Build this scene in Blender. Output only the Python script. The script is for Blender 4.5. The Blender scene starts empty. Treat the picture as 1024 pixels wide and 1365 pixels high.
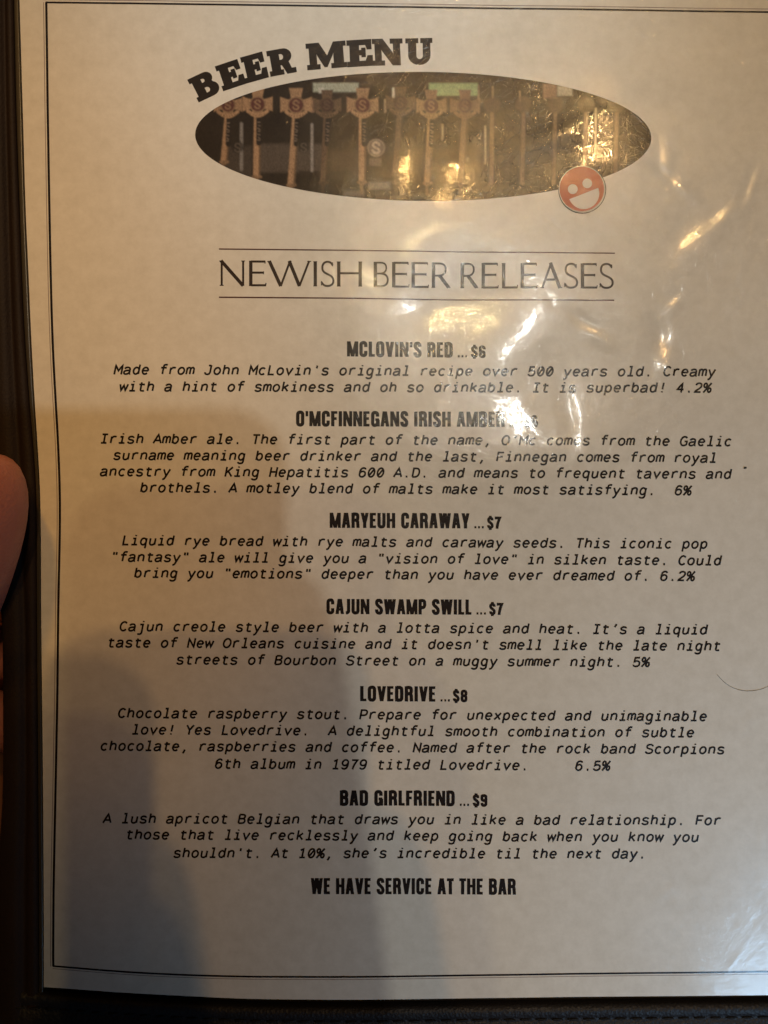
import bpy, bmesh, math, random
import numpy as np
from mathutils import Vector, Matrix

random.seed(7)
rng = np.random.RandomState(11)

# ------------------------------------------------------------------ units
# The menu page lies in the plane z = 0. Page coordinates (u to the right, v down) are
# in fifths of a millimetre, K turns them into metres.
K = 0.000208
U0, V0 = 512.0, 682.5
H_CAM = 0.236

def W(u, v, z=0.0):
    return Vector(((u - U0) * K, -(v - V0) * K, z))

scn = bpy.context.scene
col = scn.collection

# ------------------------------------------------------------------ camera
cd = bpy.data.cameras.new('camera')
cam = bpy.data.objects.new('camera', cd)
col.objects.link(cam)
cam.location = (0, 0, H_CAM)
cd.sensor_fit = 'VERTICAL'
cd.angle_y = 2 * math.atan(682.5 * K / H_CAM)
cd.clip_start = 0.005
cd.clip_end = 30
scn.camera = cam

# ------------------------------------------------------------------ world and exposure
wd = bpy.data.worlds.new('World')
scn.world = wd
wd.use_nodes = True
wd.node_tree.nodes['Background'].inputs[0].default_value = (1.0, 0.86, 0.74, 1)
wd.node_tree.nodes['Background'].inputs[1].default_value = 0.003
scn.view_settings.view_transform = 'Standard'
scn.view_settings.look = 'None'
scn.view_settings.gamma = 1
scn.view_settings.use_curve_mapping = False
scn.view_settings.exposure = 0.04
scn.cycles.use_denoising = True
scn.cycles.max_bounces = 6

# ------------------------------------------------------------------ lamps of the bar, and two added fill spots
def point_lamp(name, loc, power, colour, radius):
    l = bpy.data.lights.new(name, 'POINT')
    l.energy = power
    l.color = colour
    l.shadow_soft_size = radius
    o = bpy.data.objects.new(name, l)
    o.location = loc
    col.objects.link(o)
    return o

def area_lamp(name, loc, target, power, colour, sx, sy, spread=180):
    l = bpy.data.lights.new(name, 'AREA')
    l.shape = 'RECTANGLE'
    l.size, l.size_y = sx, sy
    l.spread = math.radians(spread)
    l.energy = power
    l.color = colour
    o = bpy.data.objects.new(name, l)
    o.location = loc
    d = Vector(target) - Vector(loc)
    o.rotation_euler = d.to_track_quat('-Z', 'Y').to_euler()
    col.objects.link(o)
    return o

def spot_lamp(name, loc, target, power, colour, radius, angle, blend):
    l = bpy.data.lights.new(name, 'SPOT')
    l.energy = power
    l.color = colour
    l.shadow_soft_size = radius
    l.spot_size = math.radians(angle)
    l.spot_blend = blend
    o = bpy.data.objects.new(name, l)
    o.location = loc
    d = Vector(target) - Vector(loc)
    o.rotation_euler = d.to_track_quat('-Z', 'Y').to_euler()
    col.objects.link(o)
    return o

def mirror_lamp(u, v, hl):
    """where a lamp hangs, at height hl, whose image in the flat film shows at (u, v)"""
    s = (H_CAM + hl) / H_CAM
    p = W(u, v)
    return Vector((p.x * s, p.y * s, hl))

WARM = (1.0, 0.62, 0.27)
AMBER = (1.0, 0.70, 0.36)
LAMPS = {
    'a': (mirror_lamp(673, 428, 1.2), 8.0, (0.90, 0.90, 0.83), 0.010),
    'b': (mirror_lamp(579, 360, 1.2), 3.0, (1.0, 0.74, 0.32), 0.010),
    'c': (mirror_lamp(787, 213, 1.2), 6.7, (1.0, 0.57, 0.22), 0.010),
    'd': (mirror_lamp(790, 162, 1.2), 3.0, (1.0, 0.66, 0.24), 0.009),
    'e': (mirror_lamp(796, 96, 1.2), 0.6, (1.0, 0.60, 0.24), 0.009),
    'g': (mirror_lamp(600, 235, 1.2), 7.8, (1.0, 0.56, 0.18), 0.009),
}
for k, (loc, p, c, r) in LAMPS.items():
    point_lamp('pendant_bulb', loc, p, c, r)
area_lamp('window_daylight', (0.44, -0.45, 0.45), (0.205, -0.175, 0), 0.18, (0.40, 0.68, 1.0), 0.2, 0.26, 38)
spot_lamp('warm_fill_spot', (-0.17, 0.54, 0.42), (-0.094, 0.044, 0), 4.9, (1.0, 0.45, 0.05), 0.03, 18, 1.0)  # added fill, not a known lamp: warms the left of the page
spot_lamp('top_fill_spot', (0.0, 0.64, 0.44), (-0.005, 0.172, 0), 8.6, (0.82, 0.93, 1.0), 0.03, 18, 1.0)  # added fill, not a known lamp: brightens the top of the page

# ------------------------------------------------------------------ the film over the page: its real relief
# (u, v, lamp that glints there, sigma along, sigma across, angle of the long axis)
GLINTS = [
    (700, 556, 'a', 90, 70, 20),
    (640, 440, 'b', 60, 60, 0),
    (582, 420, 'b', 30, 24, 0),
    (796, 154, 'd', 46, 14, -22),
    (762, 171, 'd', 34, 12, -25),
    (600, 236, 'g', 22, 22, 0),
    (540, 224, 'g', 22, 14, 80),
    (491, 372, 'b', 18, 18, 0),
    (790, 440, 'c', 20, 7, 38),
    (926, 310, 'd', 34, 16, -52),
    (962, 287, 'd', 22, 8, -35),
    (885, 470, 'c', 26, 9, 78),
    (692, 538, 'a', 20, 12, 25),
    (711, 570, 'a', 20, 9, 62),
    (1000, 250, 'd', 24, 5, -72),
    (770, 590, 'a', 36, 9, 75),
    (884, 212, 'c', 16, 6, 80),
    (900, 243, 'c', 20, 5, 40),
    (898, 402, 'd', 10, 6, -60),
]

def build_relief():
    feats = []
    for (u, v, k, sa, sb, ang) in GLINTS:
        p = W(u, v)
        view = (Vector((0, 0, H_CAM)) - p).normalized()
        lam = (LAMPS[k][0] - p).normalized()
        n = (view + lam).normalized()
        feats.append([u, v, -n.x / n.z, n.y / n.z, sa, sb, math.radians(ang)])
    return feats

FEATS = build_relief()
NEED = [(f[2], f[3]) for f in FEATS]
WAVES = []
for i in range(26):
    lam = rng.uniform(60, 420)
    th = rng.uniform(0, 2 * math.pi)
    WAVES.append((2 * math.pi / lam * math.cos(th), 2 * math.pi / lam * math.sin(th), rng.uniform(0, 6.28), 0.0019 * lam / (2 * math.pi)))
DENTS = []
for i in range(150):
    # small scuffs and dents, most of them on the worn right half
    u = 1060 - abs(rng.normal(0, 330)); v = rng.uniform(0, 1330)
    a = rng.uniform(0, math.pi)
    DENTS.append((u, v, rng.uniform(4, 15), rng.uniform(2.2, 5), a, rng.choice([-1, 1]) * rng.uniform(0.04, 0.16)))

# soft folds that draw the glints out into streaks
DENTS += [(772, 164, 75, 9, math.radians(-24), 0.55), (786, 196, 60, 12, math.radians(-20), -0.30),
          (704, 556, 40, 9, math.radians(60), 0.30),
          (600, 240, 14, 10, math.radians(70), 0.16)]

def relief_raw(u, v):
    h = np.zeros_like(u)
    for (kx, ky, ph, a) in WAVES:
        h += a * np.sin(kx * u + ky * v + ph)
    for (fu, fv, sx, sy, sa, sb, ang) in FEATS:
        m = (abs(u - fu) < 5 * sa) & (abs(v - fv) < 5 * sa)
        if not m.any():
            continue
        du = u[m] - fu; dv = v[m] - fv
        c, s = math.cos(ang), math.sin(ang)
        p = du * c + dv * s; q = -du * s + dv * c
        h[m] += (sx * du + sy * dv) * np.exp(-0.5 * ((p / sa) ** 2 + (q / sb) ** 2))
    for (fu, fv, sa, sb, ang, amp) in DENTS:
        m = (abs(u - fu) < 4 * sa) & (abs(v - fv) < 4 * sa)
        if not m.any():
            continue
        du = u[m] - fu; dv = v[m] - fv
        c, s = math.cos(ang), math.sin(ang)
        p = du * c + dv * s; q = -du * s + dv * c
        h[m] += amp * np.exp(-0.5 * ((p / sa) ** 2 + (q / sb) ** 2))
    return h

def relief(u, v):
    """height (page units) and normals of the film"""
    u = np.asarray(u, float); v = np.asarray(v, float)
    e = 0.3
    h = relief_raw(u, v)
    hu = (relief_raw(u + e, v) - relief_raw(u - e, v)) / (2 * e)
    hv = (relief_raw(u, v + e) - relief_raw(u, v - e)) / (2 * e)
    n = np.stack([-hu, hv, np.ones_like(hu)], 1)
    n /= np.linalg.norm(n, axis=1)[:, None]
    return h, n

# let every wrinkle have exactly the tilt it needs, whatever its neighbours add
for _ in range(8):
    fu = np.array([f[0] for f in FEATS], float); fv = np.array([f[1] for f in FEATS], float)
    e = 0.3
    gu = (relief_raw(fu + e, fv) - relief_raw(fu - e, fv)) / (2 * e)
    gv = (relief_raw(fu, fv + e) - relief_raw(fu, fv - e)) / (2 * e)
    for f, (nu_, nv_), a, b in zip(FEATS, NEED, gu, gv):
        f[2] += 0.7 * (nu_ - a); f[3] += 0.7 * (nv_ - b)

# ------------------------------------------------------------------ materials
def new_mat(name):
    m = bpy.data.materials.new(name)
    m.use_nodes = True
    nt = m.node_tree
    return m, nt, nt.nodes['Principled BSDF']

def N(nt, t, **kw):
    n = nt.nodes.new(t)
    for k, v in kw.items():
        setattr(n, k, v)
    return n

def film_group():
    """normal of the scuffed clear film: relief + grain + hairline scratches in all directions"""
    g = bpy.data.node_groups.new('scuffed_film', 'ShaderNodeTree')
    g.interface.new_socket('Sharp', in_out='OUTPUT', socket_type='NodeSocketVector')
    g.interface.new_socket('Soft', in_out='OUTPUT', socket_type='NodeSocketVector')
    g.interface.new_socket('Scratch', in_out='OUTPUT', socket_type='NodeSocketFloat')
    g.interface.new_socket('Wear', in_out='OUTPUT', socket_type='NodeSocketFloat')
    out = N(g, 'NodeGroupOutput')
    at = N(g, 'ShaderNodeAttribute', attribute_name='film_normal')
    pos = N(g, 'ShaderNodeNewGeometry')
    L = g.links.new
    total = None
    # scratches
    for i, ang in enumerate((4, 24, 44, 64, 84, 104, 124, 144, 164)):
        mp = N(g, 'ShaderNodeMapping')
        mp.inputs['Rotation'].default_value = (0, 0, math.radians(ang))
        L(pos.outputs['Position'], mp.inputs['Vector'])
        mp2 = N(g, 'ShaderNodeMapping')
        mp2.inputs['Scale'].default_value = (75, 4600, 1)
        mp2.inputs['Location'].default_value = (i * 3.7, i * 1.3, i * 5.1)
        L(mp.outputs['Vector'], mp2.inputs['Vector'])
        nz = N(g, 'ShaderNodeTexNoise')
        nz.inputs['Scale'].default_value = 1.0
        nz.inputs['Detail'].default_value = 1.0
        L(mp2.outputs['Vector'], nz.inputs['Vector'])
        rp = N(g, 'ShaderNodeMapRange')
        rp.inputs['From Min'].default_value = 0.63
        rp.inputs['From Max'].default_value = 0.74
        L(nz.outputs['Fac'], rp.inputs['Value'])
        if total is None:
            total = rp.outputs['Result']
        else:
            a = N(g, 'ShaderNodeMath', operation='ADD')
            L(total, a.inputs[0]); L(rp.outputs['Result'], a.inputs[1])
            total = a.outputs[0]
    # the right of the page is the more worn
    sx = N(g, 'ShaderNodeSeparateXYZ')
    L(pos.outputs['Position'], sx.inputs[0])
    wm = N(g, 'ShaderNodeTexNoise'); wm.inputs['Scale'].default_value = 22; wm.inputs['Detail'].default_value = 3
    L(pos.outputs['Position'], wm.inputs['Vector'])
    wa = N(g, 'ShaderNodeMath', operation='MULTIPLY_ADD'); wa.inputs[1].default_value = 0.12
    L(wm.outputs['Fac'], wa.inputs[0]); L(sx.outputs['X'], wa.inputs[2])
    wr = N(g, 'ShaderNodeMapRange', interpolation_type='SMOOTHSTEP')
    wr.inputs['From Min'].default_value = 0.0; wr.inputs['From Max'].default_value = 0.11
    wr.inputs['To Min'].default_value = 0.12
    L(wa.outputs[0], wr.inputs['Value'])
    wy = N(g, 'ShaderNodeMapRange', interpolation_type='SMOOTHSTEP')
    wy.inputs['From Min'].default_value = -0.06; wy.inputs['From Max'].default_value = 0.03
    wy.inputs['To Min'].default_value = 0.15
    L(sx.outputs['Y'], wy.inputs['Value'])
    wt = N(g, 'ShaderNodeMath', operation='MULTIPLY')
    L(wr.outputs['Result'], wt.inputs[0]); L(wy.outputs['Result'], wt.inputs[1])
    tm = N(g, 'ShaderNodeMath', operation='MULTIPLY'); tm.use_clamp = True
    L(total, tm.inputs[0]); L(wt.outputs[0], tm.inputs[1])
    total = tm.outputs[0]
    # grain and little dimples of the plastic
    gr = N(g, 'ShaderNodeTexNoise')
    gr.inputs['Scale'].default_value = 800
    gr.inputs['Detail'].default_value = 4
    L(pos.outputs['Position'], gr.inputs['Vector'])
    gr2 = N(g, 'ShaderNodeTexNoise')
    gr2.inputs['Scale'].default_value = 170
    gr2.inputs['Detail'].default_value = 3
    L(pos.outputs['Position'], gr2.inputs['Vector'])
    b1 = N(g, 'ShaderNodeBump')
    b1.inputs['Strength'].default_value = 1.0
    b1.inputs['Distance'].default_value = 0.000016
    L(gr.outputs['Fac'], b1.inputs['Height'])
    L(at.outputs['Vector'], b1.inputs['Normal'])
    b2 = N(g, 'ShaderNodeBump')
    b2.inputs['Strength'].default_value = 1.0
    b2.inputs['Distance'].default_value = 0.000040
    L(gr2.outputs['Fac'], b2.inputs['Height'])
    L(b1.outputs['Normal'], b2.inputs['Normal'])
    b3 = N(g, 'ShaderNodeBump')
    b3.inputs['Strength'].default_value = 1.0
    b3.inputs['Distance'].default_value = 0.000010
    L(total, b3.inputs['Height'])
    L(b2.outputs['Normal'], b3.inputs['Normal'])
    L(b3.outputs['Normal'], out.inputs['Sharp'])
    L(total, out.inputs['Scratch'])
    L(b2.outputs['Normal'], out.inputs['Soft'])
    # patches of heavier and lighter wear
    wn = N(g, 'ShaderNodeTexNoise')
    wn.inputs['Scale'].default_value = 38
    wn.inputs['Detail'].default_value = 6
    wn.inputs['Roughness'].default_value = 0.65
    L(pos.outputs['Position'], wn.inputs['Vector'])
    L(wn.outputs['Fac'], out.inputs['Wear'])
    return g

FILM = film_group()

def filmed(name, colour=None, attribute=None, mottle=0.0, mottle2=None):
    """printed paper seen through the clear film that lies on it"""
    m, nt, b = new_mat(name)
    L = nt.links.new
    f = N(nt, 'ShaderNodeGroup', node_tree=FILM)
    if attribute:
        a = N(nt, 'ShaderNodeAttribute', attribute_name=attribute)
        src = a.outputs['Color']
        L(src, b.inputs['Base Color'])
    elif mottle > 0:
        pos = N(nt, 'ShaderNodeNewGeometry')
        n1 = N(nt, 'ShaderNodeTexNoise'); n1.inputs['Scale'].default_value = 260; n1.inputs['Detail'].default_value = 8
        n1.inputs['Roughness'].default_value = 0.72
        L(pos.outputs['Position'], n1.inputs['Vector'])
        n2 = N(nt, 'ShaderNodeTexNoise'); n2.inputs['Scale'].default_value = 22; n2.inputs['Detail'].default_value = 4
        L(pos.outputs['Position'], n2.inputs['Vector'])
        ad = N(nt, 'ShaderNodeMath', operation='MULTIPLY_ADD')
        ad.inputs[1].default_value = 0.35
        L(n2.outputs['Fac'], ad.inputs[0]); L(n1.outputs['Fac'], ad.inputs[2])
        rp = N(nt, 'ShaderNodeMapRange')
        rp.inputs['From Min'].default_value = 0.48; rp.inputs['From Max'].default_value = 0.84
        L(ad.outputs[0], rp.inputs['Value'])
        mx = N(nt, 'ShaderNodeMix', data_type='RGBA')
        mx.inputs['A'].default_value = (*mottle2, 1)
        mx.inputs['B'].default_value = (*colour, 1)
        L(rp.outputs['Result'], mx.inputs['Factor'])
        L(mx.outputs['Result'], b.inputs['Base Color'])
    else:
        b.inputs['Base Color'].default_value = (*colour, 1)
    # broad sheen of the scuffed surface
    b.inputs['IOR'].default_value = 1.5
    b.inputs['Roughness'].default_value = 0.5
    b.inputs['Specular IOR Level'].default_value = 0.08
    L(f.outputs['Soft'], b.inputs['Normal'])
    # hazy reflection of the fine scuffs
    b.inputs['Coat Weight'].default_value = 0.5
    b.inputs['Coat IOR'].default_value = 1.5
    rr = N(nt, 'ShaderNodeMapRange')
    rr.inputs['From Min'].default_value = 0.35; rr.inputs['From Max'].default_value = 0.7
    rr.inputs['To Min'].default_value = 0.19; rr.inputs['To Max'].default_value = 0.28
    L(f.outputs['Wear'], rr.inputs['Value'])
    L(rr.outputs['Result'], b.inputs['Coat Roughness'])
    L(f.outputs['Sharp'], b.inputs['Coat Normal'])
    # clear mirror reflection of the smooth spots between them
    gl = N(nt, 'ShaderNodeBsdfAnisotropic')
    gl.inputs['Roughness'].default_value = 0.055
    L(f.outputs['Sharp'], gl.inputs['Normal'])
    mxs = N(nt, 'ShaderNodeAddShader')
    sf = N(nt, 'ShaderNodeMapRange')
    sf.inputs['To Min'].default_value = 0.010; sf.inputs['To Max'].default_value = 0.045
    L(f.outputs['Scratch'], sf.inputs['Value'])
    L(sf.outputs['Result'], gl.inputs['Color'])
    L(b.outputs[0], mxs.inputs[0]); L(gl.outputs[0], mxs.inputs[1])
    L(mxs.outputs[0], nt.nodes['Material Output'].inputs['Surface'])
    return m

M_PAPER = filmed('cream_paper', (0.77, 0.715, 0.625), mottle=1, mottle2=(0.67, 0.615, 0.525))
M_INK = filmed('black_ink', (0.016, 0.011, 0.009))
M_BROWNINK = filmed('brown_ink', (0.030, 0.017, 0.013))
M_REDINK = filmed('maroon_ink', (0.075, 0.022, 0.020))
M_LINE = filmed('border_ink', (0.012, 0.008, 0.010))
M_FAINT = filmed('faint_line_ink', (0.30, 0.23, 0.21))
M_PHOTO = filmed('printed_photo', attribute='print')
M_BADGE = filmed('badge_red', (0.44, 0.082, 0.040), mottle=1, mottle2=(0.37, 0.072, 0.036))
M_PALE = filmed('badge_pale', (0.66, 0.58, 0.50))

def leather(name, c1, c2, rough, scale, dist):
    m, nt, b = new_mat(name)
    L = nt.links.new
    pos = N(nt, 'ShaderNodeNewGeometry')
    vo = N(nt, 'ShaderNodeTexVoronoi'); vo.inputs['Scale'].default_value = scale
    L(pos.outputs['Position'], vo.inputs['Vector'])
    nz = N(nt, 'ShaderNodeTexNoise'); nz.inputs['Scale'].default_value = 60; nz.inputs['Detail'].default_value = 6
    L(pos.outputs['Position'], nz.inputs['Vector'])
    mx = N(nt, 'ShaderNodeMix', data_type='RGBA')
    mx.inputs['A'].default_value = (*c1, 1); mx.inputs['B'].default_value = (*c2, 1)
    L(nz.outputs['Fac'], mx.inputs['Factor'])
    L(mx.outputs['Result'], b.inputs['Base Color'])
    bp = N(nt, 'ShaderNodeBump'); bp.inputs['Distance'].default_value = dist
    L(vo.outputs['Distance'], bp.inputs['Height'])
    L(bp.outputs['Normal'], b.inputs['Normal'])
    b.inputs['Roughness'].default_value = rough
    b.inputs['Specular IOR Level'].default_value = 0.22
    return m

M_LEATHER = leather('dark_leatherette', (0.010, 0.005, 0.003), (0.020, 0.010, 0.006), 0.65, 1500, 0.00006)
M_LEATHER2 = leather('black_leatherette', (0.010, 0.009, 0.010), (0.020, 0.018, 0.020), 0.5, 1300, 0.00016)
M_THREAD = leather('black_thread', (0.006, 0.006, 0.006), (0.012, 0.011, 0.012), 0.7, 2500, 0.0001)
M_BOARD = leather('black_board', (0.010, 0.008, 0.007), (0.016, 0.012, 0.010), 0.7, 700, 0.0001)

def plain(name, c, rough=0.5, **kw):
    m, nt, b = new_mat(name)
    b.inputs['Base Color'].default_value = (*c, 1)
    b.inputs['Roughness'].default_value = rough
    for k, v in kw.items():
        b.inputs[k].default_value = v
    return m, nt, b

M_VINYL, _, _ = plain('clear_vinyl_edge', (0.040, 0.031, 0.018), 0.3)

def skin_mat():
    m, nt, b = new_mat('skin')
    L = nt.links.new
    pos = N(nt, 'ShaderNodeNewGeometry')
    nz = N(nt, 'ShaderNodeTexNoise'); nz.inputs['Scale'].default_value = 140; nz.inputs['Detail'].default_value = 6
    L(pos.outputs['Position'], nz.inputs['Vector'])
    mx = N(nt, 'ShaderNodeMix', data_type='RGBA')
    mx.inputs['A'].default_value = (0.33, 0.115, 0.105, 1); mx.inputs['B'].default_value = (0.46, 0.185, 0.165, 1)
    L(nz.outputs['Fac'], mx.inputs['Factor'])
    L(mx.outputs['Result'], b.inputs['Base Color'])
    n2 = N(nt, 'ShaderNodeTexVoronoi'); n2.inputs['Scale'].default_value = 1100
    L(pos.outputs['Position'], n2.inputs['Vector'])
    bp = N(nt, 'ShaderNodeBump'); bp.inputs['Distance'].default_value = 0.00012
    L(n2.outputs['Distance'], bp.inputs['Height'])
    L(bp.outputs['Normal'], b.inputs['Normal'])
    b.inputs['Roughness'].default_value = 0.5
    b.inputs['Subsurface Weight'].default_value = 0.15
    b.inputs['Subsurface Radius'].default_value = (0.004, 0.0015, 0.0008)
    return m
M_SKIN = skin_mat()
M_NAIL, _, _ = plain('fingernail', (0.62, 0.36, 0.31), 0.25)

def wood_mat():
    m, nt, b = new_mat('table_wood')
    L = nt.links.new
    pos = N(nt, 'ShaderNodeNewGeometry')
    mp = N(nt, 'ShaderNodeMapping'); mp.inputs['Scale'].default_value = (40, 3, 1)
    L(pos.outputs['Position'], mp.inputs['Vector'])
    nz = N(nt, 'ShaderNodeTexNoise'); nz.inputs['Scale'].default_value = 1.5; nz.inputs['Detail'].default_value = 8
    nz.inputs['Distortion'].default_value = 0.8
    L(mp.outputs['Vector'], nz.inputs['Vector'])
    mx = N(nt, 'ShaderNodeMix', data_type='RGBA')
    mx.inputs['A'].default_value = (0.11, 0.035, 0.012, 1); mx.inputs['B'].default_value = (0.28, 0.10, 0.035, 1)
    L(nz.outputs['Fac'], mx.inputs['Factor'])
    L(mx.outputs['Result'], b.inputs['Base Color'])
    b.inputs['Roughness'].default_value = 0.4
    return m
M_WOOD = wood_mat()

# ------------------------------------------------------------------ object helpers
def link(o, parent=None):
    col.objects.link(o)
    if parent:
        o.parent = parent
    return o

def thing(name, label, cat, loc=(0, 0, 0), group=None):
    o = bpy.data.objects.new(name, None)
    o.location = loc
    o['label'] = label; o['category'] = cat
    if group:
        o['group'] = group
    return link(o)

def solid(name, bm, mat, parent=None, smooth=True, label=None):
    me = bpy.data.meshes.new(name)
    bmesh.ops.recalc_face_normals(bm, faces=bm.faces)
    bm.to_mesh(me); bm.free()
    me.materials.append(mat)
    if smooth:
        me.polygons.foreach_set('use_smooth', [True] * len(me.polygons))
    o = bpy.data.objects.new(name, me)
    if label:
        o['label'] = label
    return link(o, parent)

def page_mesh(name, uv, lift, faces, mat, parent=None, label=None, colours=None):
    """a printed sheet of ink (or the paper) lying on the relief of the page"""
    uv = np.asarray(uv, float)
    h, n = relief(uv[:, 0], uv[:, 1])
    lift = np.asarray(lift, float) * np.ones(len(uv))
    co = np.stack([(uv[:, 0] - U0) * K, -(uv[:, 1] - V0) * K, h * K + lift], 1)
    me = bpy.data.meshes.new(name)
    me.from_pydata(co.tolist(), [], faces)
    # faces look up
    me.update()
    nz = np.zeros(len(me.polygons) * 3); me.polygons.foreach_get('normal', nz)
    if len(nz) and (nz[2::3] < 0).any():
        bm = bmesh.new(); bm.from_mesh(me)
        bmesh.ops.reverse_faces(bm, faces=[f for f in bm.faces if f.normal.z < 0])
        bm.to_mesh(me); bm.free()
    at = me.attributes.new('film_normal', 'FLOAT_VECTOR', 'POINT')
    at.data.foreach_set('vector', n.astype(np.float32).ravel())
    if colours is not None:
        ca = me.attributes.new('print', 'FLOAT_COLOR', 'POINT')
        c4 = np.concatenate([colours, np.ones((len(colours), 1))], 1)
        ca.data.foreach_set('color', c4.astype(np.float32).ravel())
    me.materials.append(mat)
    me.polygons.foreach_set('use_smooth', [True] * len(me.polygons))
    o = bpy.data.objects.new(name, me)
    if label:
        o['label'] = label
    return link(o, parent)

# ------------------------------------------------------------------ strokes, curves, lettering
def parse(path):
    """'M x y L x y C x1 y1 x2 y2 x y O cx cy rx ry A cx cy rx ry a0 a1' -> polylines [(points, closed)]"""
    tok = path.replace('M', ' M ').replace('L', ' L ').replace('C', ' C ').replace('O', ' O ').replace('A', ' A ').split()
    out, cur, i, cmd = [], None, 0, None
    def take(k):
        nonlocal i
        r = [float(x) for x in tok[i:i + k]]; i += k
        return r
    while i < len(tok):
        if tok[i] in 'MLCOA':
            cmd = tok[i]; i += 1
        if cmd == 'M':
            cur = [tuple(take(2))]; out.append((cur, False)); cmd = 'L'
        elif cmd == 'L':
            cur.append(tuple(take(2)))
        elif cmd == 'C':
            x1, y1, x2, y2, x, y = take(6); x0, y0 = cur[-1]
            for k in range(1, 9):
                t = k / 8; s = 1 - t
                cur.append((s**3 * x0 + 3 * s * s * t * x1 + 3 * s * t * t * x2 + t**3 * x,
                            s**3 * y0 + 3 * s * s * t * y1 + 3 * s * t * t * y2 + t**3 * y))
        elif cmd == 'O':
            cx, cy, rx, ry = take(4)
            out.append(([(cx + rx * math.cos(k * math.pi / 10), cy + ry * math.sin(k * math.pi / 10)) for k in range(20)], True))
        elif cmd == 'A':
            cx, cy, rx, ry, a0, a1 = take(6)
            pts = [(cx + rx * math.cos(math.radians(a0 + (a1 - a0) * k / 14)), cy + ry * math.sin(math.radians(a0 + (a1 - a0) * k / 14))) for k in range(15)]
            cur = pts; out.append((cur, False))
    return out

class Ink:
    """collects strokes and patches in page coordinates; builds ONE mesh"""
    def __init__(self):
        self.v, self.z, self.f = [], [], []
        self.level = 0
    def quad_strip(self, left, right, closed=False):
        base = len(self.v); n = len(left)
        z = 0.00003 + 0.0000016 * (self.level % 14); self.level += 1
        for a, b in zip(left, right):
            self.v += [a, b]; self.z += [z, z]
        for k in range(n if closed else n - 1):
            a = base + 2 * k; b = base + 2 * ((k + 1) % n)
            self.f.append((a, a + 1, b + 1, b))
    def stroke(self, pts, w, closed=False, step=5.0, w_end=None):
        """pts in page coordinates"""
        p = []
        n = len(pts)
        for k in range(n if closed else n - 1):
            a = pts[k]; b = pts[(k + 1) % n]
            d = math.hypot(b[0] - a[0], b[1] - a[1])
            if d < 1e-6:
                continue
            m = max(1, int(math.ceil(d / step)))
            for j in range(m):
                p.append((a[0] + (b[0] - a[0]) * j / m, a[1] + (b[1] - a[1]) * j / m))
        if not closed:
            p.append(pts[-1])
        n = len(p)
        if n < 2:
            return
        L, R = [], []
        for k in range(n):
            if closed:
                q0, q1 = p[k - 1], p[(k + 1) % n]
            else:
                q0, q1 = p[max(k - 1, 0)], p[min(k + 1, n - 1)]
            c = p[k]
            d0 = Vector((c[0] - q0[0], c[1] - q0[1])); d1 = Vector((q1[0] - c[0], q1[1] - c[1]))
            if d0.length < 1e-9: d0 = d1.copy()
            if d1.length < 1e-9: d1 = d0.copy()
            d0.normalize(); d1.normalize()
            t = d0 + d1
            if t.length < 1e-6: t = d1.copy()
            t.normalize()
            nn = Vector((-t.y, t.x))
            cs = max(0.55, nn.dot(Vector((-d1.y, d1.x))))
            ww = w if w_end is None else w + (w_end - w) * k / (n - 1)
            o = nn * (0.5 * ww / cs)
            L.append((c[0] + o.x, c[1] + o.y)); R.append((c[0] - o.x, c[1] - o.y))
        self.quad_strip(L, R, closed)
    def polygon(self, loops):
        """filled outline with holes (even-odd), cut into small faces so it follows the page"""
        cu = bpy.data.curves.new('outline', 'CURVE')
        cu.dimensions = '2D'; cu.fill_mode = 'BOTH'
        for lp in loops:
            sp = cu.splines.new('POLY')
            sp.points.add(len(lp) - 1)
            for q, (x, y) in zip(sp.points, lp):
                q.co = (x, y, 0, 1)
            sp.use_cyclic_u = True
        ob = bpy.data.objects.new('outline', cu)
        me = bpy.data.meshes.new_from_object(ob)
        bm = bmesh.new(); bm.from_mesh(me)
        xs = [v.co.x for v in bm.verts]; ys = [v.co.y for v in bm.verts]
        for lo, hi, ax in ((min(xs), max(xs), 0), (min(ys), max(ys), 1)):
            k = math.ceil(lo / 6) * 6 + 0.37
            while k < hi:
                co = [0, 0, 0]; no = [0, 0, 0]; co[ax] = k; no[ax] = 1
                bmesh.ops.bisect_plane(bm, geom=bm.verts[:] + bm.edges[:] + bm.faces[:], plane_co=co, plane_no=no)
                k += 6
        base = len(self.v)
        z = 0.00003 + 0.0000016 * (self.level % 14); self.level += 1
        bm.verts.index_update()
        for v in bm.verts:
            self.v.append((v.co.x, v.co.y)); self.z.append(z)
        for f in bm.faces:
            self.f.append(tuple(base + v.index for v in f.verts))
        bm.free()
        bpy.data.objects.remove(ob); bpy.data.curves.remove(cu); bpy.data.meshes.remove(me)
    def build(self, name, mat, parent, label=None, lift=0.0):
        return page_mesh(name, self.v, np.array(self.z) + lift, self.f, mat, parent, label)

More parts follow.
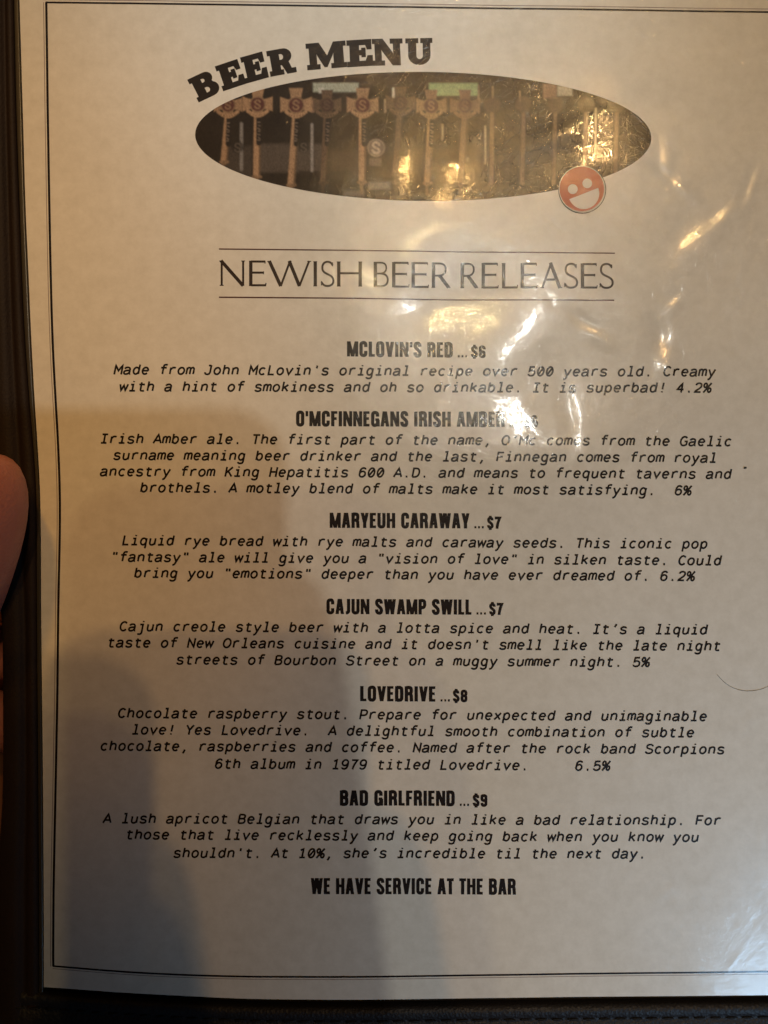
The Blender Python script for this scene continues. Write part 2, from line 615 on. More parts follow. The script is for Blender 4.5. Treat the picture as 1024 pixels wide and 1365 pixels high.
# --- slanted typewriter face of the descriptions: cell 12 wide, baseline 0, x-height 10
MONO = {
 'a': "M2.3 7.7 C2.8 9 4 9.6 5.8 9.6 C8 9.6 9.2 8.6 9.2 6.6 L9.2 2.6 C9.2 1.2 9.6 .8 10.7 .9 M9.2 5.7 L6.2 5.5 C3.4 5.4 1.8 4.6 1.8 2.9 C1.8 1.4 3 .7 4.6 .7 C7.2 .7 9.1 2.2 9.2 4.4",
 'b': "M2.4 13.5 L2.4 .8 O6 5.2 3.6 4.4", 'c': "A6.3 5.2 3.9 4.4 42 318", 'd': "O5.8 5.2 3.6 4.4 M9.4 13.5 L9.4 .8",
 'e': "M2.3 5.3 L9.8 5.3 A6 5.2 3.8 4.4 0 318", 'f': "M10.4 13.1 C9.8 13.3 9.2 13.4 8.4 13.4 C6.4 13.4 5.5 12.6 5.5 10.8 L5.5 .8 M2.2 9.4 L9.8 9.4",
 'g': "O5.7 5.2 3.5 4.4 M9.2 9.7 L9.2 -.4 C9.2 -2.8 8 -3.8 5.6 -3.8 C3.8 -3.8 2.6 -3.2 2.3 -1.9",
 'h': "M2.6 13.5 L2.6 .8 M2.6 5.9 C2.8 8.3 4.4 9.6 6.3 9.6 C8.5 9.6 9.4 8.4 9.4 6.2 L9.4 .8",
 'i': "M3 9.2 L6.2 9.2 L6.2 .9 M2.2 .9 L10 .9 M6.3 12.3 L6.3 14", 'j': "M3.6 9.2 L7.6 9.2 L7.6 -.8 C7.6 -2.9 6.6 -3.8 4.6 -3.8 L2.2 -3.7 M7.7 12.3 L7.7 14",
 'k': "M2.8 13.5 L2.8 .8 M9.3 9.5 L3 4.6 M5 6.2 L9.9 .8", 'l': "M3 13 L6.2 13 L6.2 .9 M2.2 .9 L10 .9",
 'm': "M1.4 9.6 L1.4 .8 M1.4 6.4 C1.6 8.6 2.5 9.6 3.8 9.6 C5.3 9.6 6 8.7 6 6.9 L6 .8 M6 6.4 C6.2 8.6 7.1 9.6 8.4 9.6 C9.9 9.6 10.6 8.7 10.6 6.9 L10.6 .8",
 'n': "M2.6 9.6 L2.6 .8 M2.6 5.9 C2.8 8.3 4.4 9.6 6.3 9.6 C8.5 9.6 9.4 8.4 9.4 6.2 L9.4 .8", 'o': "O6 5.2 3.9 4.4",
 'p': "O6.1 5.2 3.6 4.4 M2.5 9.7 L2.5 -4", 'q': "O5.8 5.2 3.6 4.4 M9.4 9.7 L9.4 -4",
 'r': "M3.4 9.6 L3.4 .8 M3.4 5.8 C3.8 8.4 5.4 9.6 7.4 9.6 C8.4 9.6 9.2 9.4 9.9 9",
 's': "M9.4 7.7 C9 9 7.8 9.6 6 9.6 C3.9 9.6 2.7 8.8 2.7 7.4 C2.7 6 3.8 5.6 6.1 5.2 C8.5 4.8 9.6 4.2 9.6 2.9 C9.6 1.5 8.3 .7 6.1 .7 C4 .7 2.7 1.4 2.2 2.8",
 't': "M5 12.3 L5 3.2 C5 1.4 5.8 .8 7.4 .8 C8.4 .8 9.2 .9 9.9 1.2 M2.2 9.4 L9.6 9.4",
 'u': "M2.6 9.6 L2.6 4.2 C2.6 2 3.5 .7 5.7 .7 C7.9 .7 9.2 2.2 9.4 4.6 M9.4 9.6 L9.4 .8",
 'v': "M1.8 9.7 L6 .9 L10.2 9.7", 'w': "M.8 9.7 L3.2 .9 L6 8.6 L8.8 .9 L11.2 9.7", 'x': "M2.2 9.6 L9.8 .8 M9.8 9.6 L2.2 .8",
 'y': "M1.8 9.7 L6.1 1 M10.2 9.7 L5.4 -1.4 C4.6 -3.2 3.8 -3.8 2 -3.7", 'z': "M2.6 9.4 L9.4 9.4 L2.4 .9 L9.8 .9",
 'A': "M.9 .7 L6 12.6 L11.1 .7 M2.7 4.5 L9.3 4.5",
 'B': "M2 12.4 L5.8 12.4 C8.2 12.4 9.4 11.5 9.4 9.8 C9.4 8 8.1 7 5.8 7 L2 7 M5.8 7 C8.6 7 10 6 10 4 C10 2 8.6 .9 5.8 .9 L2 .9 M2 .9 L2 12.4",
 'C': "A6.3 6.65 4.5 5.9 40 320", 'D': "M2 .9 L2 12.4 L4.8 12.4 C8.4 12.4 10.2 10.4 10.2 6.7 C10.2 3 8.4 .9 4.8 .9 L2 .9",
 'F': "M2.6 .7 L2.6 12.4 L10.2 12.4 M2.6 6.7 L9.4 6.7", 'G': "A6.2 6.65 4.6 5.9 42 285 M7.4 .9 C8.4 1 9.4 1.6 10.1 2.4 L10.1 6.2 L6.8 6.2",
 'H': "M2 13.2 L2 .1 M10 13.2 L10 .1 M2 6.8 L10 6.8", 'I': "M2.2 12.4 L9.8 12.4 M2.2 .9 L9.8 .9 M6 12.4 L6 .9",
 'J': "M8.8 13.1 L8.8 4.4 C8.8 2 7.6 .7 5.4 .7 C3.4 .7 2.2 1.7 1.9 3.6 M5.4 12.4 L8.8 12.4", 'K': "M2.2 13.2 L2.2 .1 M10.2 12.9 L2.6 5.4 M4.8 7.6 L10.6 .3",
 'L': "M3 13.2 L3 .9 L10.2 .9", 'M': "M1.4 .1 L1.4 12.6 L6 5 L10.6 12.6 L10.6 .1", 'N': "M2 .1 L2 12.4 L10 .9 L10 13.2", 'O': "O6 6.65 4.7 5.9",
 'P': "M2.2 .1 L2.2 12.4 L6 12.4 C8.8 12.4 10.2 11.2 10.2 9 C10.2 6.8 8.8 5.5 6 5.5 L2.2 5.5",
 'S': "M10 10 C9.4 11.7 8 12.5 6 12.5 C3.5 12.5 2.1 11.5 2.1 9.7 C2.1 7.8 3.6 7.3 6 6.8 C8.8 6.2 10.3 5.5 10.3 3.7 C10.3 1.8 8.7 .7 6 .7 C3.5 .7 1.9 1.6 1.4 3.4",
 'T': "M1.4 12.4 L10.6 12.4 M6 12.4 L6 .1", 'Y': "M1.4 13 L6 6.4 L10.6 13 M6 6.4 L6 .1",
 '0': "O6 6.6 4 5.9 M3.4 2.4 L8.6 10.8", '1': "M2.6 10.6 L6.2 12.4 L6.2 .9 M2.4 .9 L10 .9",
 '2': "M2.2 9.8 C2.4 11.6 3.8 12.6 5.9 12.6 C8.3 12.6 9.7 11.4 9.7 9.5 C9.7 7.8 8.6 6.6 6.6 5 C4.4 3.3 2.6 2.2 2.3 .9 L9.9 .9",
 '3': "M2.2 10 C2.6 11.8 4 12.6 6 12.6 C8.4 12.6 9.6 11.4 9.6 9.6 C9.6 7.8 8.2 6.9 5.4 6.9 M5.4 6.9 C8.6 6.9 10 5.8 10 3.8 C10 1.8 8.4 .7 6 .7 C3.8 .7 2.3 1.6 1.9 3.4",
 '4': "M7.8 .1 L7.8 12.4 L1.8 4.2 L10.4 4.2", '5': "M9.4 12.4 L3.2 12.4 L2.6 6.7 C3.4 7.5 4.6 7.9 5.9 7.9 C8.5 7.9 10 6.5 10 4.3 C10 2 8.4 .7 5.9 .7 C3.8 .7 2.4 1.6 1.9 3.2",
 '6': "M9.4 10.6 C8.8 11.9 7.8 12.6 6.3 12.6 C3.5 12.6 2.2 10.4 2.2 6.2 O6 4.4 3.8 3.7", '7': "M2.2 12.4 L9.9 12.4 C7 8.6 5.6 5 5.2 .1",
 '9': "O6 8.9 3.8 3.7 M9.8 7.4 C9.8 2.8 8.6 .7 5.7 .7 C4.2 .7 3.1 1.4 2.6 2.7",
 '.': "M5 1.3 L7.4 1.3", ',': "M7 2.2 L6 -.6 L4.8 -2.8", "'": "M6 13.2 L6 9.2", '"': "M4.2 13.2 L4.2 9.2 M7.8 13.2 L7.8 9.2", '`': "M7.2 13.6 L6.8 11.8 L5.2 9.4",
 '!': "M6.2 13.2 L6 4.2 M6 1.9 L6 .1", '%': "O3 9.8 2 2.7 O9 3.4 2 2.7 M10.4 13 L1.6 .1",
}
MONO_CACHE = {k: parse(v) for k, v in MONO.items()}

def mono_line(ink, text, x0, x1, yl, yr, w=2.5):
    n = len(text)
    adv = (x1 - x0 + 2.2) / n
    s = adv / 12.0
    for i, ch in enumerate(text):
        if ch == ' ':
            continue
        cx = x0 - 1.6 + i * adv
        by = yl + (yr - yl) * ((cx - x0) / (x1 - x0))
        for pts, closed in MONO_CACHE[ch]:
            ink.stroke([(cx + (x + (y - 5) * 0.20) * s, by - y * s) for x, y in pts],
                       (w if ch != '.' else 2.9), closed, step=4.0)

# --- heavy condensed capitals of the entry titles: height 20, stem 4.3. Each glyph: width, centre-line strokes
CW = 4.3
COND = {
 'A': (10.6, [('D', 2.1, 0, 4.7, 20), ('D', 8.5, 0, 5.9, 20), ('B', 3.4, 4.4, 7.2, 7.4)]),
 'B': (10.2, "M2.15 0 L2.15 20 @M2.15 18.3 L5.2 18.3 C7.4 18.3 7.9 17.3 7.9 14.6 C7.9 12 7.2 10.7 5 10.7 L2.15 10.7 @M5 10.4 C7.6 10.4 8.1 9 8.1 6 C8.1 2.6 7.6 1.7 5 1.7 L2.15 1.7"),
 'C': (10, "M7.8 12.6 L7.8 15 C7.8 17.4 7 18.4 5.1 18.4 C3.1 18.4 2.2 17.4 2.2 15 L2.2 5 C2.2 2.6 3.1 1.6 5.1 1.6 C7 1.6 7.8 2.6 7.8 5 L7.8 7.6"),
 'D': (10.2, "M2.15 0 L2.15 20 @M2.15 18.3 L4.8 18.3 C7.2 18.3 8 17.2 8 14.6 L8 5.4 C8 2.8 7.2 1.7 4.8 1.7 L2.15 1.7"),
 'E': (8.1, "M2.15 0 L2.15 20 @M2.15 18.3 L7.6 18.3 @M2.15 10.4 L6.9 10.4 @M2.15 1.7 L7.6 1.7"),
 'F': (7.9, "M2.15 0 L2.15 20 @M2.15 18.3 L7.6 18.3 @M2.15 10.2 L6.8 10.2"),
 'G': (10.2, "M7.9 13 L7.9 15 C7.9 17.4 7 18.4 5.1 18.4 C3.1 18.4 2.2 17.4 2.2 15 L2.2 5 C2.2 2.6 3 1.6 4.7 1.6 C6.6 1.6 7.4 3 7.9 5 L7.9 9.4 @M5.2 9 L9.6 9 @M8.5 9 L8.5 0"),
 'H': (10.6, "M2.15 0 L2.15 20 @M8.45 0 L8.45 20 @M2.15 10.4 L8.45 10.4"),
 'I': (4.5, "M2.2 0 L2.2 20"),
 'J': (6.6, "M4.3 20 L4.3 4.8 C4.3 2.4 3.4 1.7 1 1.7"),
 'L': (7.7, "M2.15 0 L2.15 20 @M2.15 1.7 L7.4 1.7"),
 'M': (13.4, [('B', 0, 0, 3.6, 20), ('B', 9.8, 0, 13.4, 20), ('D', 6.7, 0, 2.2, 20), ('D', 6.7, 0, 11.2, 20)]),
 'N': (10.7, [('B', 0, 0, 3.6, 20), ('B', 7.1, 0, 10.7, 20), ('D', 8.6, 0, 2.1, 20)]),
 'O': (10.2, "M2.2 15 C2.2 17.4 3.1 18.4 5.1 18.4 C7.1 18.4 8 17.4 8 15 L8 5 C8 2.6 7.1 1.6 5.1 1.6 C3.1 1.6 2.2 2.6 2.2 5 L2.2 15.2"),
 'P': (9.6, "M2.15 0 L2.15 20 @M2.15 18.3 L4.8 18.3 C7 18.3 7.6 17.2 7.6 13.8 C7.6 10.6 7 9.2 4.8 9.2 L2.15 9.2"),
 'R': (10.2, "M2.15 0 L2.15 20 @M2.15 18.3 L4.9 18.3 C7.2 18.3 7.8 17.2 7.8 14.4 C7.8 11.4 7.2 10.2 4.9 10.2 L2.15 10.2 @M4.9 10.2 C7.2 10.2 7.7 8.8 7.8 6 L8.2 0"),
 'S': (9.6, "M7.5 14 C7.5 17.2 6.9 18.4 4.9 18.4 C2.9 18.4 2.1 17.4 2.1 15 C2.1 12.4 3.4 11.6 5 10 C6.8 8.2 7.7 7.2 7.7 5 C7.7 2.6 6.8 1.6 4.9 1.6 C2.8 1.6 2 2.8 2 6.4"),
 'T': (8.2, "M4.1 0 L4.1 20 @M0 18.3 L8.2 18.3"),
 'U': (10.2, "M2.15 20 L2.15 5 C2.15 2.6 3.1 1.6 5.1 1.6 C7.1 1.6 8.05 2.6 8.05 5 L8.05 20"),
 'V': (10.2, [('D', 5, 0, 2, 20), ('D', 5.2, 0, 8.2, 20)]),
 'W': (14.6, [('D', 4.2, 0, 2, 20), ('D', 4.2, 0, 7, 20), ('D', 10.4, 0, 7.6, 20), ('D', 10.4, 0, 12.6, 20)]),
 'Y': (9.8, [('D', 4.8, 7, 2, 20), ('D', 5, 7, 7.8, 20), ('B', 2.9, 0, 6.9, 8)]),
 "'": (3.6, "M1.8 20 L1.8 13"), '.': (4.0, "M1.6 0 L1.6 3.6"), ' ': (4.6, ""),
 '$': (9.6, "M7.3 14 C7.3 17 6.7 17.8 4.9 17.8 C3 17.8 2.3 17 2.3 14.8 C2.3 12.4 3.4 11.6 5 10 C6.8 8.2 7.5 7.2 7.5 5 C7.5 3 6.8 2.2 4.9 2.2 C2.9 2.2 2.2 3 2.2 6 @M4.8 22 L4.8 17 @M4.8 3 L4.8 -2.2"),
 '6': (9.6, "M7.5 14 C7.5 17.4 6.8 18.4 4.9 18.4 C2.9 18.4 2.1 17.4 2.1 14.8 L2.1 5 C2.1 2.6 2.9 1.6 4.9 1.6 C6.9 1.6 7.6 2.6 7.6 5.4 C7.6 8.8 6.9 10 5.2 10 C3.6 10 2.6 9.4 2.2 8.4"),
 '7': (8, "M.4 18.3 L7.4 18.3 C5.6 13 4.2 8 3.6 0"),
 '8': (9.8, "M4.9 10.4 C2.9 10.4 2.2 11.6 2.2 14.4 C2.2 17.4 2.9 18.4 4.9 18.4 C6.9 18.4 7.6 17.4 7.6 14.4 C7.6 11.6 6.9 10.4 4.9 10.4 @M4.9 10.4 C2.8 10.4 2.1 9 2.1 5.8 C2.1 2.6 2.9 1.6 4.9 1.6 C6.9 1.6 7.7 2.6 7.7 5.8 C7.7 9 7 10.4 4.9 10.4"),
 '9': (9.6, "M2.1 6 C2.1 2.6 2.8 1.6 4.7 1.6 C6.7 1.6 7.5 2.6 7.5 5.2 L7.5 15 C7.5 17.4 6.7 18.4 4.7 18.4 C2.7 18.4 2 17.4 2 14.6 C2 11.2 2.7 10 4.4 10 C6 10 7 10.6 7.4 11.6"),
}

def cond_text(ink, text, x0, x1, yl, yr, height):
    """text fitted between x0 and x1 on a baseline from yl to yr"""
    gap = 1.05
    total = sum(COND[c][0] + gap for c in text) - gap
    sx = (x1 - x0) / total; sy = height / 20.0
    x = 0.0
    for ch in text:
        wid, gl = COND[ch]
        def T(px, py, x=x):
            q = x0 + (x + px) * sx
            return (q, yl + (yr - yl) * ((q - x0) / max(1, x1 - x0)) - py * sy)
        if isinstance(gl, str):
            for part in gl.split('@'):
                if part.strip():
                    for pts, closed in parse(part):
                        horiz = len(pts) == 2 and abs(pts[0][1] - pts[1][1]) < 0.1
                        w = (3.5 * sy if horiz else (4.0 * sx if ch not in "'." else 3.2 * sx))
                        ink.stroke([T(*q) for q in pts], w, closed, step=4)
        else:
            for g in gl:
                if g[0] == 'B':
                    _, ax, ay, bx, by = g
                    m = max(1, int((by - ay) / 4))
                    ys = [ay + (by - ay) * k / m for k in range(m + 1)]
                    ink.quad_strip([T(ax, y) for y in ys], [T(bx, y) for y in ys])
                else:
                    _, bx, by, tx, ty = g
                    hw = 2.0
                    ys = [k / 5 for k in range(6)]
                    ink.quad_strip([T(bx + (tx - bx) * t - hw, by + (ty - by) * t) for t in ys],
                                   [T(bx + (tx - bx) * t + hw, by + (ty - by) * t) for t in ys])
        x += wid + gap

# --- light roman capitals of the section heading: unit box, thick and thin strokes with small serifs
def roman(ink, ch, x0, x1, top, bot):
    wd_, ht = x1 - x0, bot - top
    def P(x, y):
        return (x0 + x * wd_, bot - y * ht)
    TK, TN = 4.5, 2.8
    def st(pts, w, we=None, closed=False):
        ink.stroke([P(*q) for q in pts], w, closed, step=4, w_end=we)
    def serif(x, y, half=2.6):
        cx, cy = P(x, y)
        yy = cy + (0.6 if y > 0.5 else -0.6)
        ink.stroke([(cx - half, yy), (cx + half, yy)], 1.2)
    def curve(s, w, we=None):
        for pts, c in parse(s):
            st(pts, w, we)
    e = 1.7 / wd_
    if ch == 'N':
        st([(e, 0), (e, 1)], TN); st([(e * .4, 1), (1 - e, 0)], TK); st([(1 - e, 0), (1 - e, 1)], TN)
        serif(e, 0); serif(e * .3, 1, 2); serif(1 - e, 1)
    elif ch == 'E':
        st([(e, 0), (e, 1)], TK); st([(e, .97), (.93, .97)], TN); st([(e, .53), (.84, .53)], TN); st([(e, .03), (.98, .03)], TN)
        st([(.93, 1), (.93, .89)], 1.4); st([(.84, .58), (.84, .47)], 1.4); st([(.99, .12), (.96, 0)], 1.4); serif(e, 0, 2.4); serif(e, 1, 2.4)
    elif ch == 'W':
        st([(.03, 1), (.30, 0)], TK); st([(.30, 0), (.52, 1)], TN); st([(.50, 1), (.74, 0)], TK); st([(.74, 0), (.97, 1)], TN)
        serif(.03, 1); serif(.97, 1); serif(.52, 1, 2)
    elif ch == 'I':
        st([(.5, 0), (.5, 1)], TK); serif(.5, 0); serif(.5, 1)
    elif ch == 'S':
        curve("M.86 .84 C.78 .95 .64 .98 .50 .98 C.28 .98 .12 .90 .12 .74 C.12 .60 .28 .55 .5 .49 C.76 .42 .92 .36 .92 .23 C.92 .08 .74 .02 .48 .02 C.30 .02 .16 .06 .06 .18", 2.8)
        st([(.86, .96), (.86, .80)], 1.3); st([(.06, .22), (.05, .04)], 1.3)
    elif ch == 'H':
        st([(e, 0), (e, 1)], TK); st([(1 - e, 0), (1 - e, 1)], TK); st([(e, .53), (1 - e, .53)], TN)
        for x in (e, 1 - e):
            serif(x, 0); serif(x, 1)
    elif ch == 'B':
        st([(e, 0), (e, 1)], TK); curve("M0 .97 L.42 .97 C.70 .97 .82 .9 .82 .76 C.82 .62 .66 .54 .42 .54 L.1 .54", 2.3)
        curve("M.42 .54 C.76 .54 .92 .44 .92 .29 C.92 .1 .72 .03 .42 .03 L0 .03", 2.6)
    elif ch == 'R':
        st([(e, 0), (e, 1)], TK); curve("M0 .97 L.36 .97 C.60 .97 .74 .9 .74 .74 C.74 .58 .60 .49 .34 .49 L.1 .49", 2.5)
        st([(.40, .49), (.90, .02)], TK); st([(.84, .02), (1.0, .02)], 1.4); serif(e, 0)
    elif ch == 'L':
        st([(e, 0), (e, 1)], TK); st([(e, .03), (.98, .03)], TN); st([(.99, .13), (.96, 0)], 1.4); serif(e, 1); serif(e, 0, 2.2)
    elif ch == 'A':
        st([(.08, 0), (.50, 1.02)], TN); st([(.46, 1.02), (.90, 0)], TK); st([(.22, .34), (.76, .34)], TN); serif(.08, 0); serif(.92, 0)

# --- heavy slab capitals of the arched title: outlines in a unit box
def arc_pts(cx, cy, rx, ry, a0, a1, n=10):
    return [(cx + rx * math.cos(math.radians(a0 + (a1 - a0) * k / n)), cy + ry * math.sin(math.radians(a0 + (a1 - a0) * k / n))) for k in range(n + 1)]
SLAB = {
 'B': [[(0, 0), (0, .17), (.10, .17), (.10, .83), (0, .83), (0, 1)] + [(.60, 1)] + arc_pts(.66, .765, .27, .235, 75, -50) + arc_pts(.68, .28, .32, .28, 55, -90) + [(.0, 0)],
       [(.44, .62), (.44, .82)] + arc_pts(.52, .72, .10, .10, 90, -90), [(.44, .18), (.44, .44)] + arc_pts(.53, .31, .13, .13, 90, -90)],
 'E': [[(0, 0), (0, .17), (.11, .17), (.11, .83), (0, .83), (0, 1), (.96, 1), (.96, .64), (.80, .64), (.74, .82), (.46, .82), (.46, .60), (.58, .60), (.58, .68), (.72, .68), (.72, .35), (.58, .35), (.58, .43), (.46, .43), (.46, .18), (.74, .18), (.82, .38), (1, .38), (1, 0)]],
 'R': [[(0, 0), (0, .17), (.10, .17), (.10, .83), (0, .83), (0, 1), (.56, 1)] + arc_pts(.60, .72, .30, .28, 80, -60) + [(.84, .17), (1, .17), (1, 0), (.66, 0), (.50, .38), (.42, .38), (.42, .17), (.52, .17), (.52, 0)],
       [(.42, .56), (.42, .83)] + arc_pts(.50, .695, .11, .135, 90, -90)],
 'M': [[(0, 0), (0, .16), (.07, .16), (.07, .84), (0, .84), (0, 1), (.32, 1), (.52, .46), (.70, 1), (1, 1), (1, .84), (.93, .84), (.93, .16), (1, .16), (1, 0), (.62, 0), (.62, .16), (.69, .16), (.69, .62), (.50, .06), (.44, .06), (.24, .62), (.24, .16), (.32, .16), (.32, 0)]],
 'N': [[(0, 0), (0, .16), (.08, .16), (.08, .84), (0, .84), (0, 1), (.34, 1), (.70, .40), (.70, .84), (.60, .84), (.60, 1), (1, 1), (1, .84), (.91, .84), (.91, 0), (.66, 0), (.28, .62), (.28, .16), (.38, .16), (.38, 0)]],
 'U': [[(0, 1), (.46, 1), (.46, .84), (.38, .84), (.38, .34)] + arc_pts(.52, .32, .14, .14, 180, 360) + [(.66, .84), (.57, .84), (.57, 1), (1, 1), (1, .84), (.92, .84), (.92, .34)] + arc_pts(.51, .34, .41, .36, 0, -180) + [(.10, .84), (0, .84)]],
}

# ================================================================== THE MENU SHEET
sheet = thing('menu_sheet', 'cream beer menu page with black printing under glossy scuffed clear film', 'menu', (0, 0, 0))

def interp(tab, t):
    xs = [a for a, _ in tab]; ys = [b for _, b in tab]
    return np.interp(t, xs, ys)
def smooth_interp(tab, t):
    t = np.asarray(t, float)
    return sum(interp(tab, t + d) for d in (-45, -30, -15, 0, 15, 30, 45)) / 7
LEFT_EDGE = [(-100, 24), (0, 26), (130, 30), (280, 34), (350, 37.5), (450, 41.5), (560, 47.3), (630, 52.5), (700, 54.6), (840, 55), (1000, 57), (1200, 58.6), (1400, 58.8)]
BOTTOM_EDGE = [(-100, 1310), (58, 1315), (156, 1323), (336, 1332), (480, 1333), (624, 1330.5), (1024, 1326.5), (1200, 1325)]
LEFT_LINE = [(-50, 61), (3, 61.8), (200, 64.6), (300, 66.4), (420, 69), (500, 72.2), (560, 76), (620, 79), (690, 80.5), (760, 78.6), (840, 77.2), (920, 76.8), (1080, 73.6), (1200, 71.4), (1300, 71)]
BOTTOM_LINE = [(0, 1283), (71, 1287), (140, 1294), (234, 1299.5), (330, 1302), (480, 1302.3), (624, 1300), (1024, 1295), (1100, 1294)]

def build_paper():
    nu, nv = 420, 560
    T_, B_ = -40.0, 1.0
    uv = []
    s = np.linspace(0, 1, nu); t = np.linspace(0, 1, nv)
    for tv in t:
        vv = -40 + tv * 1370
        le = smooth_interp(LEFT_EDGE, vv)
        us = le + s * (1092 - le)
        bot = smooth_interp(BOTTOM_EDGE, us)
        vs = -40 + tv * (bot + 40)
        uv.append(np.stack([us, vs], 1))
    uv = np.concatenate(uv)
    faces = []
    for j in range(nv - 1):
        for i in range(nu - 1):
            a = j * nu + i
            faces.append((a, a + 1, a + nu + 1, a + nu))
    return page_mesh('paper', uv, 0.0, faces, M_PAPER, sheet, 'cream mottled paper')
build_paper()

# border rules
ink = Ink()
vs = np.arange(3, 1288, 10.0)
lp = list(zip(smooth_interp(LEFT_LINE, vs), vs))
lp[-1] = (71.4, 1288)
ink.stroke(lp, 3.1)
us = np.arange(70.5, 1075, 10.0)
ink.stroke(list(zip(us, smooth_interp(BOTTOM_LINE, us))), 2.4)
ink.stroke([(61, 3.2), (300, 6.2), (700, 11.6), (1072, 16.5)], 2.4)
ink.stroke([(1072, 16), (1076, 640), (1072, 1294)], 2.4)
ink.build('border_line', M_LINE, sheet, 'black border rule around the page')
ink = Ink()
ink.stroke([(a - 3.6, b) for a, b in lp], 1.0)
ink.stroke([(u, v + 3.4) for u, v in zip(us, smooth_interp(BOTTOM_LINE, us))], 0.8)
ink.stroke([(57.4, -0.6), (300, 2.2), (700, 7.6), (1076, 12.5)], 1.0)
ink.build('border_line', M_FAINT, sheet, 'thin faint rule outside the black border')

# arched title
ink = Ink()
for ch, P_, Q_, T_ in (
    ('B', (265.3, 135.6), (295.0, 121.4), (250.5, 106.5)), ('E', (298.0, 120.7), (328.0, 110.8), (287.2, 88.8)),
    ('E', (328.6, 110.6), (358.0, 102.4), (320.9, 77.2)), ('R', (361.3, 101.6), (395.2, 95.4), (355.6, 69.0)),
    ('M', (410.5, 92.9), (462.4, 88.6), (407.9, 59.0)), ('E', (463.8, 89.0), (497.0, 86.9), (462.4, 54.6)),
    ('N', (497.9, 87.0), (537.6, 86.2), (496.2, 52.6)), ('U', (541.6, 85.8), (576.4, 85.2), (541.0, 51.8))):
    ex = (Q_[0] - P_[0], Q_[1] - P_[1]); ey = (T_[0] - P_[0], T_[1] - P_[1])
    loops = [[(P_[0] + x * ex[0] + y * ey[0], P_[1] + x * ex[1] + y * ey[1]) for x, y in lp_] for lp_ in SLAB[ch]]
    ink.polygon(loops)
    for lp_ in loops:
        ink.stroke(lp_, 1.3, True)
ink.build('title_lettering', M_INK, sheet, 'heavy arched slab lettering reading BEER MENU')

